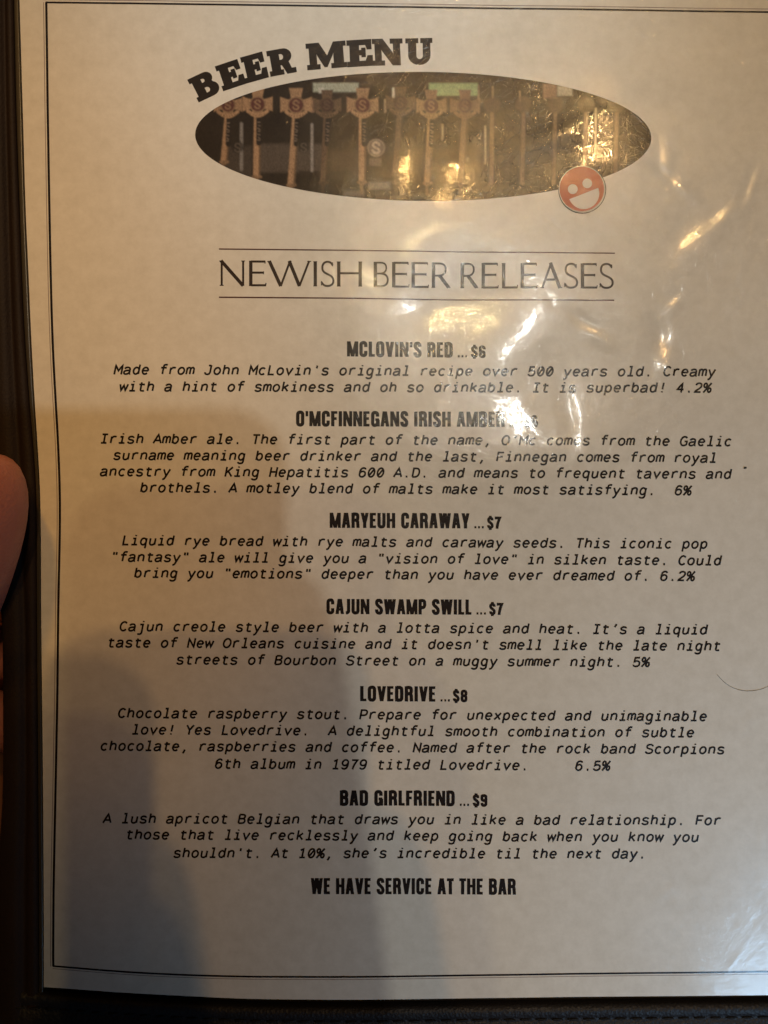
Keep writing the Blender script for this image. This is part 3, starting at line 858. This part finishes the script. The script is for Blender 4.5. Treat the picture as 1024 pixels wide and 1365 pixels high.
# oval photograph of the tap handles (a flat print; its picture is in the print)
def oval_photo():
    u0, u1, v0, v1 = 256.0, 872.0, 92.0, 274.0
    st = 0.9
    gu = np.arange(u0, u1, st); gv = np.arange(v0, v1, st)
    U, V = np.meshgrid(gu, gv)
    def srgb(c):
        c = np.array(c, float) / 255
        return np.where(c <= 0.04045, c / 12.92, ((c + 0.055) / 1.055) ** 2.4)
    img = np.zeros(U.shape + (3,)) + srgb((37, 28, 22))
    def put(d, c, soft=1.2, op=1.0):
        a = np.clip(0.5 - d / soft, 0, 1)[..., None] * op
        img[:] = img * (1 - a) + srgb(c) * a
    def rect(a, b, c, d):
        return np.maximum(np.maximum(a - U, U - c), np.maximum(b - V, V - d))
    def disc(x, y, r):
        return np.hypot(U - x, V - y) - r
    def seg(x0, y0, x1, y1, w0, w1):
        dx, dy = x1 - x0, y1 - y0
        t = np.clip(((U - x0) * dx + (V - y0) * dy) / (dx * dx + dy * dy), 0, 1)
        return np.hypot(U - x0 - t * dx, V - y0 - t * dy) - (w0 + (w1 - w0) * t)
    def ess(x, y, s, c, w, op=1.0):
        pts = parse("M.8 .72 C.7 .95 .3 .98 .2 .75 C.12 .5 .85 .5 .8 .25 C.72 .02 .25 .05 .16 .3")[0][0]
        d = np.full(U.shape, 1e3)
        for (ax, ay), (bx, by) in zip(pts[:-1], pts[1:]):
            d = np.minimum(d, seg(x + (ax - .5) * s, y - (ay - .5) * s * 1.25, x + (bx - .5) * s, y - (by - .5) * s * 1.25, w, w))
        put(d, c, 1.0, op)
    # room behind the taps
    put(rect(256, 92, 872, 118), (40, 30, 24), 14, .8)
    put(rect(345, 192, 432, 230), (84, 72, 63), 5, .85)
    put(rect(300, 195, 336, 240), (66, 56, 49), 5, .8)
    put(rect(440, 200, 480, 236), (66, 54, 44), 8, .7)
    put(rect(398, 228, 470, 234), (44, 34, 28), 3, .9)
    put(rect(500, 196, 640, 246), (60, 48, 36), 14, .5)
    put(rect(417.5, 110.5, 478, 122.5), (158, 160, 142), 2.5)
    put(rect(425, 117, 432, 124), (190, 186, 174), 2)
    put(rect(572, 111, 637, 127.5), (132, 152, 108), 2.5)
    put(rect(743, 115, 763, 128), (176, 164, 140), 3)
    put(rect(724, 112, 742, 131), (126, 96, 76), 2.5)
    for x, a, b, w, c in ((322, 165, 226, 2.2, (126, 118, 112)), (416, 166, 228, 1.7, (150, 140, 132)), (524.6, 118, 130, 1.6, (196, 184, 170)),
                          (513.6, 133, 149, 1.5, (150, 128, 108)), (417.5, 134, 148, 2.0, (150, 116, 94)), (590, 166, 186, 1.3, (150, 132, 110)),
                          (647, 168, 218, 1.2, (150, 134, 112)), (638, 114, 150, 1.2, (120, 100, 80)), (657, 116, 130, 1.2, (130, 110, 90)),
                          (693, 122, 135, 1.2, (120, 100, 80)), (794, 145, 205, 1.2, (150, 136, 112)), (545, 200, 236, 1.2, (110, 92, 70))):
        put(seg(x, a, x, b, w, w), c, 1.6, .85)
    put(rect(492, 243, 520, 252), (150, 136, 120), 4, .7)
    put(rect(458, 254, 486, 262), (120, 108, 96), 4, .6)
    for x in (317, 405):
        put(disc(x, 196, 8), (34, 27, 23), 3, .8); ess(x, 197, 11, (98, 86, 76), .8, .7)
    # pale round emblem on the tower
    put(disc(501.5, 197, 12), (132, 118, 104), 1.5)
    put(disc(501.5, 197, 10.2), (88, 76, 66), 1.5, .8)
    ess(501.5, 197, 14, (166, 150, 134), 1.5)
    put(rect(492, 211, 508, 221), (112, 98, 88), 3, .7)
    # tap handles
    def tap(hx, hy, bx, by, bright, plate, k=1.0):
        wood = np.array((160, 125, 94)) * bright + np.array((47, 36, 30)) * (1 - bright)
        dark = wood * .62
        put(seg(hx, hy + 14, bx, by, 5.2 * k, 5.0 * k), dark, 1.5)
        put(seg(hx - 1.2, hy + 14, bx - 1.2, by, 3.4 * k, 3.8 * k), wood, 1.5)
        if plate:
            f = .32
            put(seg(hx + 1.8 * k, hy + 18, hx + (bx - hx) * f + 2.0 * k, hy + 52, 3.6, 3.4), (34, 26, 23), 1.2)
            for j in range(7):
                y = hy + 24 + j * 4.0
                x = hx + 2 + (bx - hx) * (y - hy) / (by - hy)
                put(seg(x - 1.6 + (j % 2), y, x + 1.6, y + 1.0 * (j % 3), .55, .55), (140, 120, 104), 1.0, .8)
        put(seg(bx - 5, by, bx + 5, by, 1.8, 1.8), wood * .8, 1.6)
        put(seg(bx - 1, by + 2, bx - 1, by + 14, 2.0, 2.0), wood * .75, 1.8, .8)
        # flared cross head
        du, dv = (U - hx) / k, (V - hy) / k
        top_ = np.maximum(np.abs(du) - (5.8 + 0.20 * np.maximum(-dv - 6, 0)), np.maximum(dv, -dv - 22.5))
        arms = np.maximum(np.abs(dv + 0.5) - (5.6 + 0.011 * du * du), np.abs(du) - 21.0)
        low = np.maximum(np.abs(du) - (7.0 + 0.12 * np.maximum(dv - 6, 0)), np.maximum(-dv, dv - 15))
        put(np.minimum(np.minimum(top_, arms), low), wood, 1.4)
        put(np.minimum(np.minimum(top_, arms), low) + 1.6, wood * 0.93, 2.0, .7)
        put(rect(hx - 30, hy - 40, hx + 30, hy - 23.5), (43, 33, 28), 1.6, 0.0)
        put(disc(hx, hy, 11.5 * k), wood * .84, 1.2)
        put(disc(hx, hy, 9.6 * k), np.array((84, 46, 42)) * bright + np.array((47, 36, 30)) * (1 - bright), 1.2)
        ess(hx, hy, 11.5 * k, wood * .95, 1.05, .8)
        pts = [(hx - 13 + 26 * j / 8, hy + 9 + 6.5 * math.sin(math.pi * j / 8)) for j in range(9)]
        d = np.full(U.shape, 1e3)
        for a, b in zip(pts[:-1], pts[1:]):
            d = np.minimum(d, seg(*a, *b, 2.2, 2.2))
        put(d, wood * 1.05, 1.2)
        for j in range(6):
            put(disc(hx - 9 + 3.6 * j, hy + 12.2 + 2.6 * math.sin(math.pi * (j + .5) / 6), .75), wood * .5, 1.0)
    for a in ((304, 140, 299, 216, .92, True, .9), (343.5, 139, 342.5, 236, 1.0, True, .95), (394.7, 140, 388.5, 247, 1.0, True, 1.0),
              (436, 140, 431.5, 244, .42, True, .9), (483.5, 140, 483, 243, .95, True, 1.0), (534, 137, 528, 232, .36, False, .95),
              (575, 141, 570, 244, .70, True, .95), (620, 141, 615, 245, .55, False, .95)):
        tap(*a)
    for (hx, bx, br) in ((656, 655, .5), (698, 696, .5), (740, 738, .42), (781, 779, .45), (822, 820, .4)):
        wood = np.array((160, 125, 94)) * br + np.array((47, 36, 30)) * (1 - br)
        put(seg(hx, 152, bx, 244, 2.6, 3.0), wood, 1.8)
        put(disc(hx, 140, 11), wood * .8, 4, .6)
    # the photograph is a little soft
    k5 = np.array((1, 2, 1)) / 4
    img = sum(np.roll(img, d, 0) * w_ for d, w_ in zip((-1, 0, 1), k5))
    img = sum(np.roll(img, d, 1) * w_ for d, w_ in zip((-1, 0, 1), k5))
    # print grain
    g = rng.normal(0, 1, U.shape)
    g = (g + np.roll(g, 1, 0) + np.roll(g, 1, 1) + np.roll(g, -1, 0)) / 2
    img *= (1 + 0.11 * g)[..., None]
    img = np.clip(img, 0.002, 1)
    # cut to the ellipse: pull the rim vertices on to it
    cx, cy, rx, ry, th = 564.3, 181.8, 304.0, 86.0, math.radians(0.5)
    def local(u, v):
        du, dv = u - cx, v - cy
        return du * math.cos(th) + dv * math.sin(th), -du * math.sin(th) + dv * math.cos(th)
    p, q = local(U, V)
    r = np.hypot(p / rx, q / ry)
    inside = r <= 1.0
    near = (~inside) & (r < 1.03)
    idx = -np.ones(U.shape, int)
    nv_, nu_ = U.shape
    cell = inside[:-1, :-1] | inside[1:, :-1] | inside[:-1, 1:] | inside[1:, 1:]
    use = np.zeros(U.shape, bool)
    use[:-1, :-1] |= cell; use[1:, :-1] |= cell; use[:-1, 1:] |= cell; use[1:, 1:] |= cell
    sc = np.where(r > 1, 1 / np.maximum(r, 1e-6), 1.0)
    p2, q2 = p * sc, q * sc
    UU = cx + p2 * math.cos(th) - q2 * math.sin(th); VV = cy + p2 * math.sin(th) + q2 * math.cos(th)
    idx[use] = np.arange(use.sum())
    uv = np.stack([UU[use], VV[use]], 1); cols = img[use]
    jj, ii = np.nonzero(cell)
    faces = np.stack([idx[jj, ii], idx[jj, ii + 1], idx[jj + 1, ii + 1], idx[jj + 1, ii]], 1).tolist()
    return page_mesh('oval_photograph', uv, 0.00003, faces, M_PHOTO, sheet, 'dark oval photograph of a row of wooden tap handles', cols)
oval_photo()

# round smiling badge
def circle(cx, cy, r, n=40):
    return [(cx + r * math.cos(2 * math.pi * k / n), cy + r * math.sin(2 * math.pi * k / n)) for k in range(n)]
ink = Ink(); ink.polygon([circle(775.6, 252.0, 30.0)])
badge = ink.build('smiley_badge', M_BADGE, sheet, 'round orange red badge with a smiling face', lift=0.00006)
ink = Ink(); ink.stroke(circle(775.6, 252.0, 30.2), 1.0, True); ink.build('badge_rim', M_PALE, badge, 'pale ring around the badge', lift=0.00010)
ink = Ink(); ink.stroke(circle(776.2, 252.8, 31.4), 1.1, True); ink.build('badge_rim', M_INK, badge, 'thin dark outline of the badge', lift=0.00008)
for x, y, r in ((763.5, 252.2, 6.6), (782.8, 244.6, 6.4)):
    ink = Ink(); ink.polygon([circle(x, y, r, 24)]); ink.build('eye', M_PALE, badge, lift=0.00010)
a = math.atan2(250.6 - 265.6, 797.4 - 759.0)
mx_, my_ = (759.0 + 797.4) / 2, (250.6 + 265.6) / 2
rad = math.hypot(797.4 - 759.0, 250.6 - 265.6) / 2
ink = Ink(); ink.polygon([[(mx_ + rad * math.cos(a + math.pi * k / 24), my_ + rad * 1.0 * math.sin(a + math.pi * k / 24)) for k in range(25)]])
ink.build('mouth', M_PALE, badge, lift=0.00010)

# section heading between two rules
ink = Ink()
for ch, x0, x1 in (('N', 294, 326), ('E', 332.8, 355), ('W', 357.4, 414), ('I', 417.5, 423.3), ('S', 427.6, 446), ('H', 450, 482),
                   ('B', 498.7, 518.6), ('E', 523.3, 545.7), ('E', 549.3, 571.8), ('R', 576.4, 601),
                   ('R', 615, 638), ('E', 643, 665), ('L', 670, 690.7), ('E', 695, 717), ('A', 720.8, 749.5), ('S', 752, 771), ('E', 775, 796.5), ('S', 799, 818.4)):
    k = (x0 - 294) / 524
    roman(ink, ch, x0, x1, 347.4 + 3.8 * k, 381.0 + 3.4 * k)
head = ink.build('section_heading', M_BROWNINK, sheet, 'thin roman capitals reading NEWISH BEER RELEASES')
ink = Ink(); ink.stroke([(292, 332), (556, 334.6), (820, 337.4)], 1.7); ink.build('rule_line', M_REDINK, head)
ink = Ink(); ink.stroke([(292, 396.2), (556, 398.2), (819, 400.2)], 1.8); ink.build('rule_line', M_REDINK, head)

# the beers
TITLES = [
    ("MCLOVIN'S RED", 462.6, 604.2, 475, 476, "$6", 628, 648),
    ("O'MCFINNEGANS IRISH AMBER", 394.5, 672.8, 568, 569.2, "$6", 698, 717),
    ("MARYEUH CARAWAY", 439.6, 626, 703.6, 704.4, "$7", 649, 666.6),
    ("CAJUN SWAMP SWILL", 435, 629, 818.4, 819.4, "$7", 652, 669.6),
    ("LOVEDRIVE", 480, 581, 934.6, 935.2, "$8", 603.6, 623.4),
    ("BAD GIRLFRIEND", 453, 606.6, 1073.6, 1074.4, "$9", 630, 650),
]
for (t, x0, x1, yl, yr, price, p0, p1) in TITLES:
    ink = Ink()
    cond_text(ink, t, x0, x1, yl, yr, 20.2)
    for j in range(3):
        x = x1 + 6.4 + j * 4.9
        ink.stroke([(x, yr - 1.6), (x + 2.6, yr - 1.6)], 2.9)
    cond_text(ink, price, p0, p1, yr + .2, yr + .4, 15.6)
    ink.build('entry_title', M_INK, sheet, 'bold condensed title reading ' + t + ' ... ' + price)
LINES = [
    [("Made from John McLovin's original recipe over 500 years old. Creamy", 153.6, 954, 499.3, 502.2),
     ("with a hint of smokiness and oh so drinkable. It is superbad! 4.2%", 160.6, 948, 521.8, 523.6)],
    [("Irish Amber ale. The first part of the name, O`Mc comes from the Gaelic", 134.8, 976, 591.3, 595),
     ("surname meaning beer drinker and the last, Finnegan comes from royal", 152, 956, 613.2, 617),
     ("ancestry from King Hepatitis 600 A.D. and means to frequent taverns and", 134.6, 975.4, 634.8, 638.6),
     ("brothels. A motley blend of malts make it most satisfying.  6%", 188, 921.4, 656.4, 660.4)],
    [("Liquid rye bread with rye malts and caraway seeds. This iconic pop", 163.6, 943.6, 726.8, 731.6),
     ('"fantasy" ale will give you a "vision of love" in silken taste. Could', 148.4, 962, 748.8, 753.8),
     ('bring you "emotions" deeper than you have ever dreamed of. 6.2%', 180, 926, 770.2, 774.6)],
    [("Cajun creole style beer with a lotta spice and heat. It`s a liquid", 160.4, 943.4, 841.4, 846),
     ("taste of New Orleans cuisine and it doesn't smell like the late night", 144, 961, 863, 867.8),
     ("streets of Bourbon Street on a muggy summer night. 5%", 236, 866, 885.8, 889.2)],
    [("Chocolate raspberry stout. Prepare for unexpected and unimaginable", 158.4, 943, 957, 961.6),
     ("love! Yes Lovedrive.  A delightful smooth combination of subtle", 176.8, 926, 979, 983.2),
     ("chocolate, raspberries and coffee. Named after the rock band Scorpions", 134.8, 966.4, 1000.6, 1005.6),
     ("6th album in 1979 titled Lovedrive.     6.5%", 287.4, 813.2, 1024.6, 1027.4)],
    [("A lush apricot Belgian that draws you in like a bad relationship. For", 139, 961.6, 1097.6, 1100.2),
     ("those that live recklessly and keep going back when you know you", 168.4, 932, 1119, 1122.6),
     ("shouldn't. At 10%, she`s incredible til the next day.", 232, 862, 1143.6, 1144.6)],
]
DESC = ['slanted typewriter text about the red ale', 'slanted typewriter text about the Irish amber ale', 'slanted typewriter text about the rye caraway ale',
        'slanted typewriter text about the Cajun spice beer', 'slanted typewriter text about the chocolate raspberry stout', 'slanted typewriter text about the apricot Belgian beer']
for lines, lab in zip(LINES, DESC):
    ink = Ink()
    for (t, x0, x1, yl, yr) in lines:
        mono_line(ink, t, x0, x1, yl, yr)
    ink.build('entry_description', M_INK, sheet, lab)
ink = Ink(); cond_text(ink, 'WE HAVE SERVICE AT THE BAR', 414.4, 688, 1191.8, 1192.6, 21.4)
ink.build('service_note', M_INK, sheet, 'bold condensed note reading WE HAVE SERVICE AT THE BAR')

# ================================================================== THE FOLDER
folder = thing('menu_folder', 'dark brown leatherette menu folder with stitched binding holding the page', 'folder', (0, 0, 0))
SLEEVE_OUT = [(-100, 17), (0, 19), (150, 22), (290, 27), (430, 32), (560, 41.5), (640, 49), (840, 49.6), (1000, 51), (1200, 52.4), (1400, 53)]
FOLD_OUT = [(-100, -16), (300, -16), (640, -12), (760, -8), (800, 3.5), (900, 5), (1060, 5), (1110, 2), (1140, -3), (1400, -5)]

def ribbon(name, pts_in, pts_out, zs, mat, bottom, label=None, parent=folder):
    """a long strip: profile across (t, z) from inner to outer edge, closed underneath"""
    bm = bmesh.new()
    rows = []
    for (a, b) in zip(pts_in, pts_out):
        row = []
        for t, z in zs:
            p = W(a[0] + (b[0] - a[0]) * t, a[1] + (b[1] - a[1]) * t, z)
            row.append(bm.verts.new(p))
        row.append(bm.verts.new(W(b[0], b[1], bottom)))
        row.append(bm.verts.new(W(a[0], a[1], bottom)))
        rows.append(row)
    for r0, r1 in zip(rows[:-1], rows[1:]):
        n = len(r0)
        for k in range(n):
            bm.faces.new((r0[k], r0[(k + 1) % n], r1[(k + 1) % n], r1[k]))
    bm.faces.new(rows[0]); bm.faces.new(list(reversed(rows[-1])))
    return solid(name, bm, mat, parent, True, label)

vv = np.arange(-90, 1440, 15.0)
inn = list(zip(smooth_interp(SLEEVE_OUT, vv), vv)); out_ = list(zip(smooth_interp(FOLD_OUT, vv), vv))
prof = [(0, 0.0003), (0.02, 0.0011), (0.12, 0.0014), (0.24, 0.0013), (0.27, 0.0008), (0.37, 0.0007), (0.40, 0.0016), (0.6, 0.0019), (0.85, 0.0017), (0.97, 0.0010), (1.0, 0.0002)]
ribbon('binding', inn, out_, prof, M_LEATHER, -0.0040, 'brown leatherette binding along the left edge')
pin = list(zip(smooth_interp(LEFT_EDGE, vv) - 0.6, vv))
gut = list(zip(smooth_interp(SLEEVE_OUT, vv) + 0.4, vv))
ribbon('clear_pocket_edge', pin, gut, [(0, 0.0002), (0.3, 0.0005), (0.55, 0.0003), (0.8, 0.0006), (1, 0.0003)], M_VINYL, -0.0010, 'thin clear vinyl edge beside the page')
uu = np.arange(-5, 1130, 15.0)
bi = [(u, smooth_interp(BOTTOM_EDGE, u) + 8.5 - 3 * (u < 60)) for u in uu]
bo = [(u, smooth_interp(BOTTOM_EDGE, u) + 86) for u in uu]
ribbon('binding', bi, bo, [(0, 0.0002), (0.02, 0.0012), (0.10, 0.0016), (0.19, 0.0014), (0.22, 0.0010), (0.26, 0.0015), (0.5, 0.0018), (0.9, 0.0014), (1.0, 0.0002)], M_LEATHER2, -0.0040, 'black leatherette binding along the bottom edge')
ti = [(u, -44) for u in uu]; to = [(u, -120) for u in uu]
ribbon('binding', ti, to, [(0, 0.0002), (0.04, 0.0012), (0.5, 0.0018), (0.96, 0.0012), (1.0, 0.0002)], M_LEATHER2, -0.0040)
ri = [(1096, v) for v in vv]; ro = [(1172, v) for v in vv]
ribbon('binding', ri, ro, [(0, 0.0002), (0.04, 0.0012), (0.5, 0.0018), (0.96, 0.0012), (1.0, 0.0002)], M_LEATHER2, -0.0040)
# stitches along the bottom
bm = bmesh.new()
u = 20.0
while u < 1100:
    v = float(smooth_interp(BOTTOM_EDGE, u)) + 8.5 + 0.22 * 77.5
    a, b = W(u, v, 0.0013), W(u + 15, v - 0.1, 0.0013)
    d = (b - a)
    rings = []
    for t in np.linspace(0, 1, 6):
        r = 0.00034 * (0.45 + 0.55 * math.sin(math.pi * t))
        c = a + d * t + Vector((0, 0, 0.0002 * math.sin(math.pi * t)))
        rings.append([bm.verts.new(c + Vector((0, r * math.cos(k * math.pi / 4), r * math.sin(k * math.pi / 4)))) for k in range(8)])
    for r0, r1 in zip(rings[:-1], rings[1:]):
        for k in range(8):
            bm.faces.new((r0[k], r0[(k + 1) % 8], r1[(k + 1) % 8], r1[k]))
    bm.faces.new(rings[0]); bm.faces.new(rings[-1])
    u += 21
solid('stitching', bm, M_THREAD, folder, True, 'row of dark stitches along the bottom binding')
# stiff back board under the page
bm = bmesh.new()
bmesh.ops.create_cube(bm, size=1)
x0, x1 = W(12, 0).x, W(1168, 0).x; y0, y1 = W(0, 1408).y, W(0, -112).y
for v in bm.verts:
    v.co = Vector((x0 + (v.co.x + .5) * (x1 - x0), y0 + (v.co.y + .5) * (y1 - y0), -0.0022 + (v.co.z - .5) * 0.0014))
solid('back_board', bm, M_BOARD, folder, False, 'stiff dark board behind the page')

# ================================================================== TABLE under the held menu
bm = bmesh.new()
bmesh.ops.create_cube(bm, size=1)
for v in bm.verts:
    v.co = Vector((v.co.x * 1.6, v.co.y * 1.2, -0.075 + (v.co.z - .5) * 0.04))
bmesh.ops.bevel(bm, geom=bm.edges[:], offset=0.006, segments=3, affect='EDGES')
t = solid('table_top', bm, M_WOOD, None, False)
t['kind'] = 'structure'

# ================================================================== HAND holding the folder at the left
def skin_body(name, chains, mat, parent=None, levels=2):
    """chains: lists of (point, radius); the first chain starts at the root, others start on an existing joint"""
    me = bpy.data.meshes.new(name)
    pts, rad, edges, key = [], [], [], {}
    for ch in chains:
        prev = None
        for (p, r) in ch:
            k = tuple(round(c, 5) for c in p)
            if k not in key:
                key[k] = len(pts); pts.append(p); rad.append(r)
            i = key[k]
            if prev is not None:
                edges.append((prev, i))
            prev = i
    me.from_pydata(pts, edges, [])
    o = bpy.data.objects.new(name, me)
    link(o)
    md = o.modifiers.new('skin', 'SKIN')
    md.use_smooth_shade = True
    md.branch_smoothing = 0.6
    if not me.skin_vertices:
        me.skin_vertices.new() if hasattr(me.skin_vertices, 'new') else None
    for i, r in enumerate(rad):
        sv = me.skin_vertices[0].data[i]
        sv.radius = (r, r)
        sv.use_root = (i == 0)
    sb = o.modifiers.new('sub', 'SUBSURF'); sb.levels = levels; sb.render_levels = levels
    dg = bpy.context.evaluated_depsgraph_get()
    ev = o.evaluated_get(dg)
    nm = bpy.data.meshes.new_from_object(ev)
    nm.name = name
    o.modifiers.clear()
    o.data = nm
    bpy.data.meshes.remove(me)
    nm.materials.clear(); nm.materials.append(mat)
    nm.polygons.foreach_set('use_smooth', [True] * len(nm.polygons))
    if parent:
        o.parent = parent
    return o

def hp(u, v, z):
    q = W(u, v, z); return (q.x, q.y, q.z)
palm = (hp(-215, 900, -0.026), 0.024)
kn = [(-110, 700, -0.026, 0.0105), (-105, 790, -0.027, 0.0105), (-112, 880, -0.027, 0.0100), (-128, 965, -0.026, 0.0088)]
chains = [[palm, (hp(-330, 1060, -0.022), 0.026), (hp(-470, 1290, -0.010), 0.030), (hp(-800, 1900, 0.05), 0.042)]]
# thumb over the edge of the folder
chains.append([palm, (hp(-125, 890, -0.010), 0.0155), (hp(-62, 805, 0.006), 0.0156), (hp(-12, 718, 0.0150), 0.0156), (hp(3, 652, 0.0150), 0.0150), (hp(-8, 606, 0.0145), 0.0112)])
for i, (u_, v_, z_, r_) in enumerate(kn):
    dv = [-26, -8, 8, 22][i]
    ln = [0.95, 1.05, 1.0, 0.82][i]
    chains.append([palm, (hp(u_, v_, z_), r_), (hp(u_ + 110 * ln, v_ + dv, -0.0200), 0.0092), (hp(u_ + 215 * ln, v_ + 1.6 * dv, -0.0160), 0.0085), (hp(u_ + 300 * ln, v_ + 2 * dv, -0.0140), 0.0072)])
# left upper arm, shoulders, head, right arm and the hand round the phone
ZP = H_CAM + 0.009
fore = (hp(-800, 1900, 0.05), 0.042)
sh_l = ((-0.20, -0.62, 0.34), 0.060); neck = ((0.0, -0.64, 0.40), 0.060); sh_r = ((0.20, -0.62, 0.34), 0.060)
chains.append([fore, ((-0.30, -0.42, 0.10), 0.045), sh_l, neck, sh_r, ((0.20, -0.50, 0.20), 0.045), ((0.06, -0.28, 0.262), 0.034),
               (hp(665, 1060, ZP + 0.022), 0.026), (hp(690, 860, ZP + 0.020), 0.026)])
rpalm = (hp(690, 860, ZP + 0.020), 0.026)
chains.append([neck, ((0, -0.62, 0.50), 0.055), ((0, -0.60, 0.60), 0.085), ((0, -0.60, 0.68), 0.075)])
chains.append([neck, ((0, -0.66, 0.20), 0.13), ((0, -0.66, -0.05), 0.13)])
for i, (du, dv) in enumerate(((0, -300), (8, -205), (6, -110), (-6, -15))):
    chains.append([rpalm, (hp(650 + du, 760 + dv * .6, ZP + 0.020), 0.011), (hp(628 + du, 735 + dv, ZP + 0.014), 0.0095), (hp(560 + du, 730 + dv, ZP + 0.013), 0.0085), (hp(500 + du, 728 + dv, ZP + 0.0125), 0.0075)])
person = skin_body('person', chains, M_SKIN)
shirt, _, _ = plain('dark_shirt', (0.03, 0.035, 0.05), 0.9)
person.data.materials.append(shirt)
for pg in person.data.polygons:
    c = pg.center
    if c.y < -0.34 and c.z < 0.46:
        pg.material_index = 1
person['label'] = 'person whose left thumb grips the folder edge beside the page'
person['category'] = 'person'

# ================================================================== PHONE that the picture is taken with, above the page
def rounded_slab(w, h, r, t, seg=8):
    bm = bmesh.new()
    pts = []
    for cx, cy, a0 in ((w / 2 - r, h / 2 - r, 0), (-w / 2 + r, h / 2 - r, 90), (-w / 2 + r, -h / 2 + r, 180), (w / 2 - r, -h / 2 + r, 270)):
        for k in range(seg + 1):
            a = math.radians(a0 + 90 * k / seg)
            pts.append((cx + r * math.cos(a), cy + r * math.sin(a)))
    lo = [bm.verts.new((x, y, -t / 2)) for x, y in pts]; hi = [bm.verts.new((x, y, t / 2)) for x, y in pts]
    bm.faces.new(lo[::-1]); bm.faces.new(hi)
    n = len(pts)
    for k in range(n):
        bm.faces.new((lo[k], lo[(k + 1) % n], hi[(k + 1) % n], hi[k]))
    bmesh.ops.bevel(bm, geom=[e for e in bm.edges if abs(e.verts[0].co.z - e.verts[1].co.z) < 1e-7], offset=t * 0.25, segments=2, affect='EDGES')
    return bm
M_PHONE, _, _ = plain('dark_phone_shell', (0.02, 0.02, 0.024), 0.35)
M_SCREEN, _, _ = plain('phone_glass', (0.01, 0.01, 0.012), 0.1)
PH_W, PH_H = 0.072, 0.148
corner = ((605 - U0) * K, -(261 - V0) * K)
phone = thing('phone', 'dark phone held flat above the menu page', 'phone', (corner[0] - PH_W / 2, corner[1] - PH_H / 2, H_CAM + 0.009))
solid('phone_body', rounded_slab(PH_W, PH_H, 0.011, 0.008), M_PHONE, phone)
bm = rounded_slab(PH_W - 0.005, PH_H - 0.005, 0.009, 0.0008); 
s_ = solid('screen', bm, M_SCREEN, phone); s_.location = (0, 0, 0.0043)

# ================================================================== small things lying on the film
def thin_tube(name, pts, r, mat, parent=None):
    bm = bmesh.new()
    rings = []
    P = [Vector(p) for p in pts]
    for i, p in enumerate(P):
        d = (P[min(i + 1, len(P) - 1)] - P[max(i - 1, 0)]).normalized()
        a = d.cross(Vector((0, 0, 1))).normalized(); b = a.cross(d)
        rr = r * (0.5 + 0.5 * math.sin(math.pi * (0.1 + 0.8 * i / (len(P) - 1))))
        rings.append([bm.verts.new(p + a * rr * math.cos(k * math.pi / 3) + b * rr * math.sin(k * math.pi / 3)) for k in range(6)])
    for r0, r1 in zip(rings[:-1], rings[1:]):
        for k in range(6):
            bm.faces.new((r0[k], r0[(k + 1) % 6], r1[(k + 1) % 6], r1[k]))
    bm.faces.new(rings[0]); bm.faces.new(rings[-1])
    return solid(name, bm, mat, parent)
M_HAIR, _, _ = plain('brown_hair', (0.10, 0.075, 0.055), 0.5)
def on_page(u, v, up):
    h, _ = relief(np.array([u]), np.array([v]))
    return W(u, v, float(h[0]) * K + up)
pts = []
for pl, c in [parse("M956 899 C966 912 978 920 996 921 C1012 921 1024 916 1034 908")[0]]:
    pts = [on_page(a, b, 0.00012) for a, b in pl]
hr = thin_tube('hair', pts, 0.00006, M_HAIR)
hr['label'] = 'short curved brown hair lying on the page near its right edge'; hr['category'] = 'hair'
bm = bmesh.new()
bmesh.ops.create_icosphere(bm, subdivisions=2, radius=1)
for v in bm.verts:
    n_ = 1 + 0.25 * math.sin(v.co.x * 5 + 1) * math.cos(v.co.y * 4)
    v.co = Vector((v.co.x * 0.00042 * n_, v.co.y * 0.00030 * n_, v.co.z * 0.00018))
M_CRUMB, _, _ = plain('dark_crumb', (0.03, 0.024, 0.02), 0.8)
cr = solid('crumb', bm, M_CRUMB); cr.location = on_page(993.5, 623.5, 0.00018)
cr['label'] = 'tiny dark crumb on the page right of the amber ale text'; cr['category'] = 'crumb'
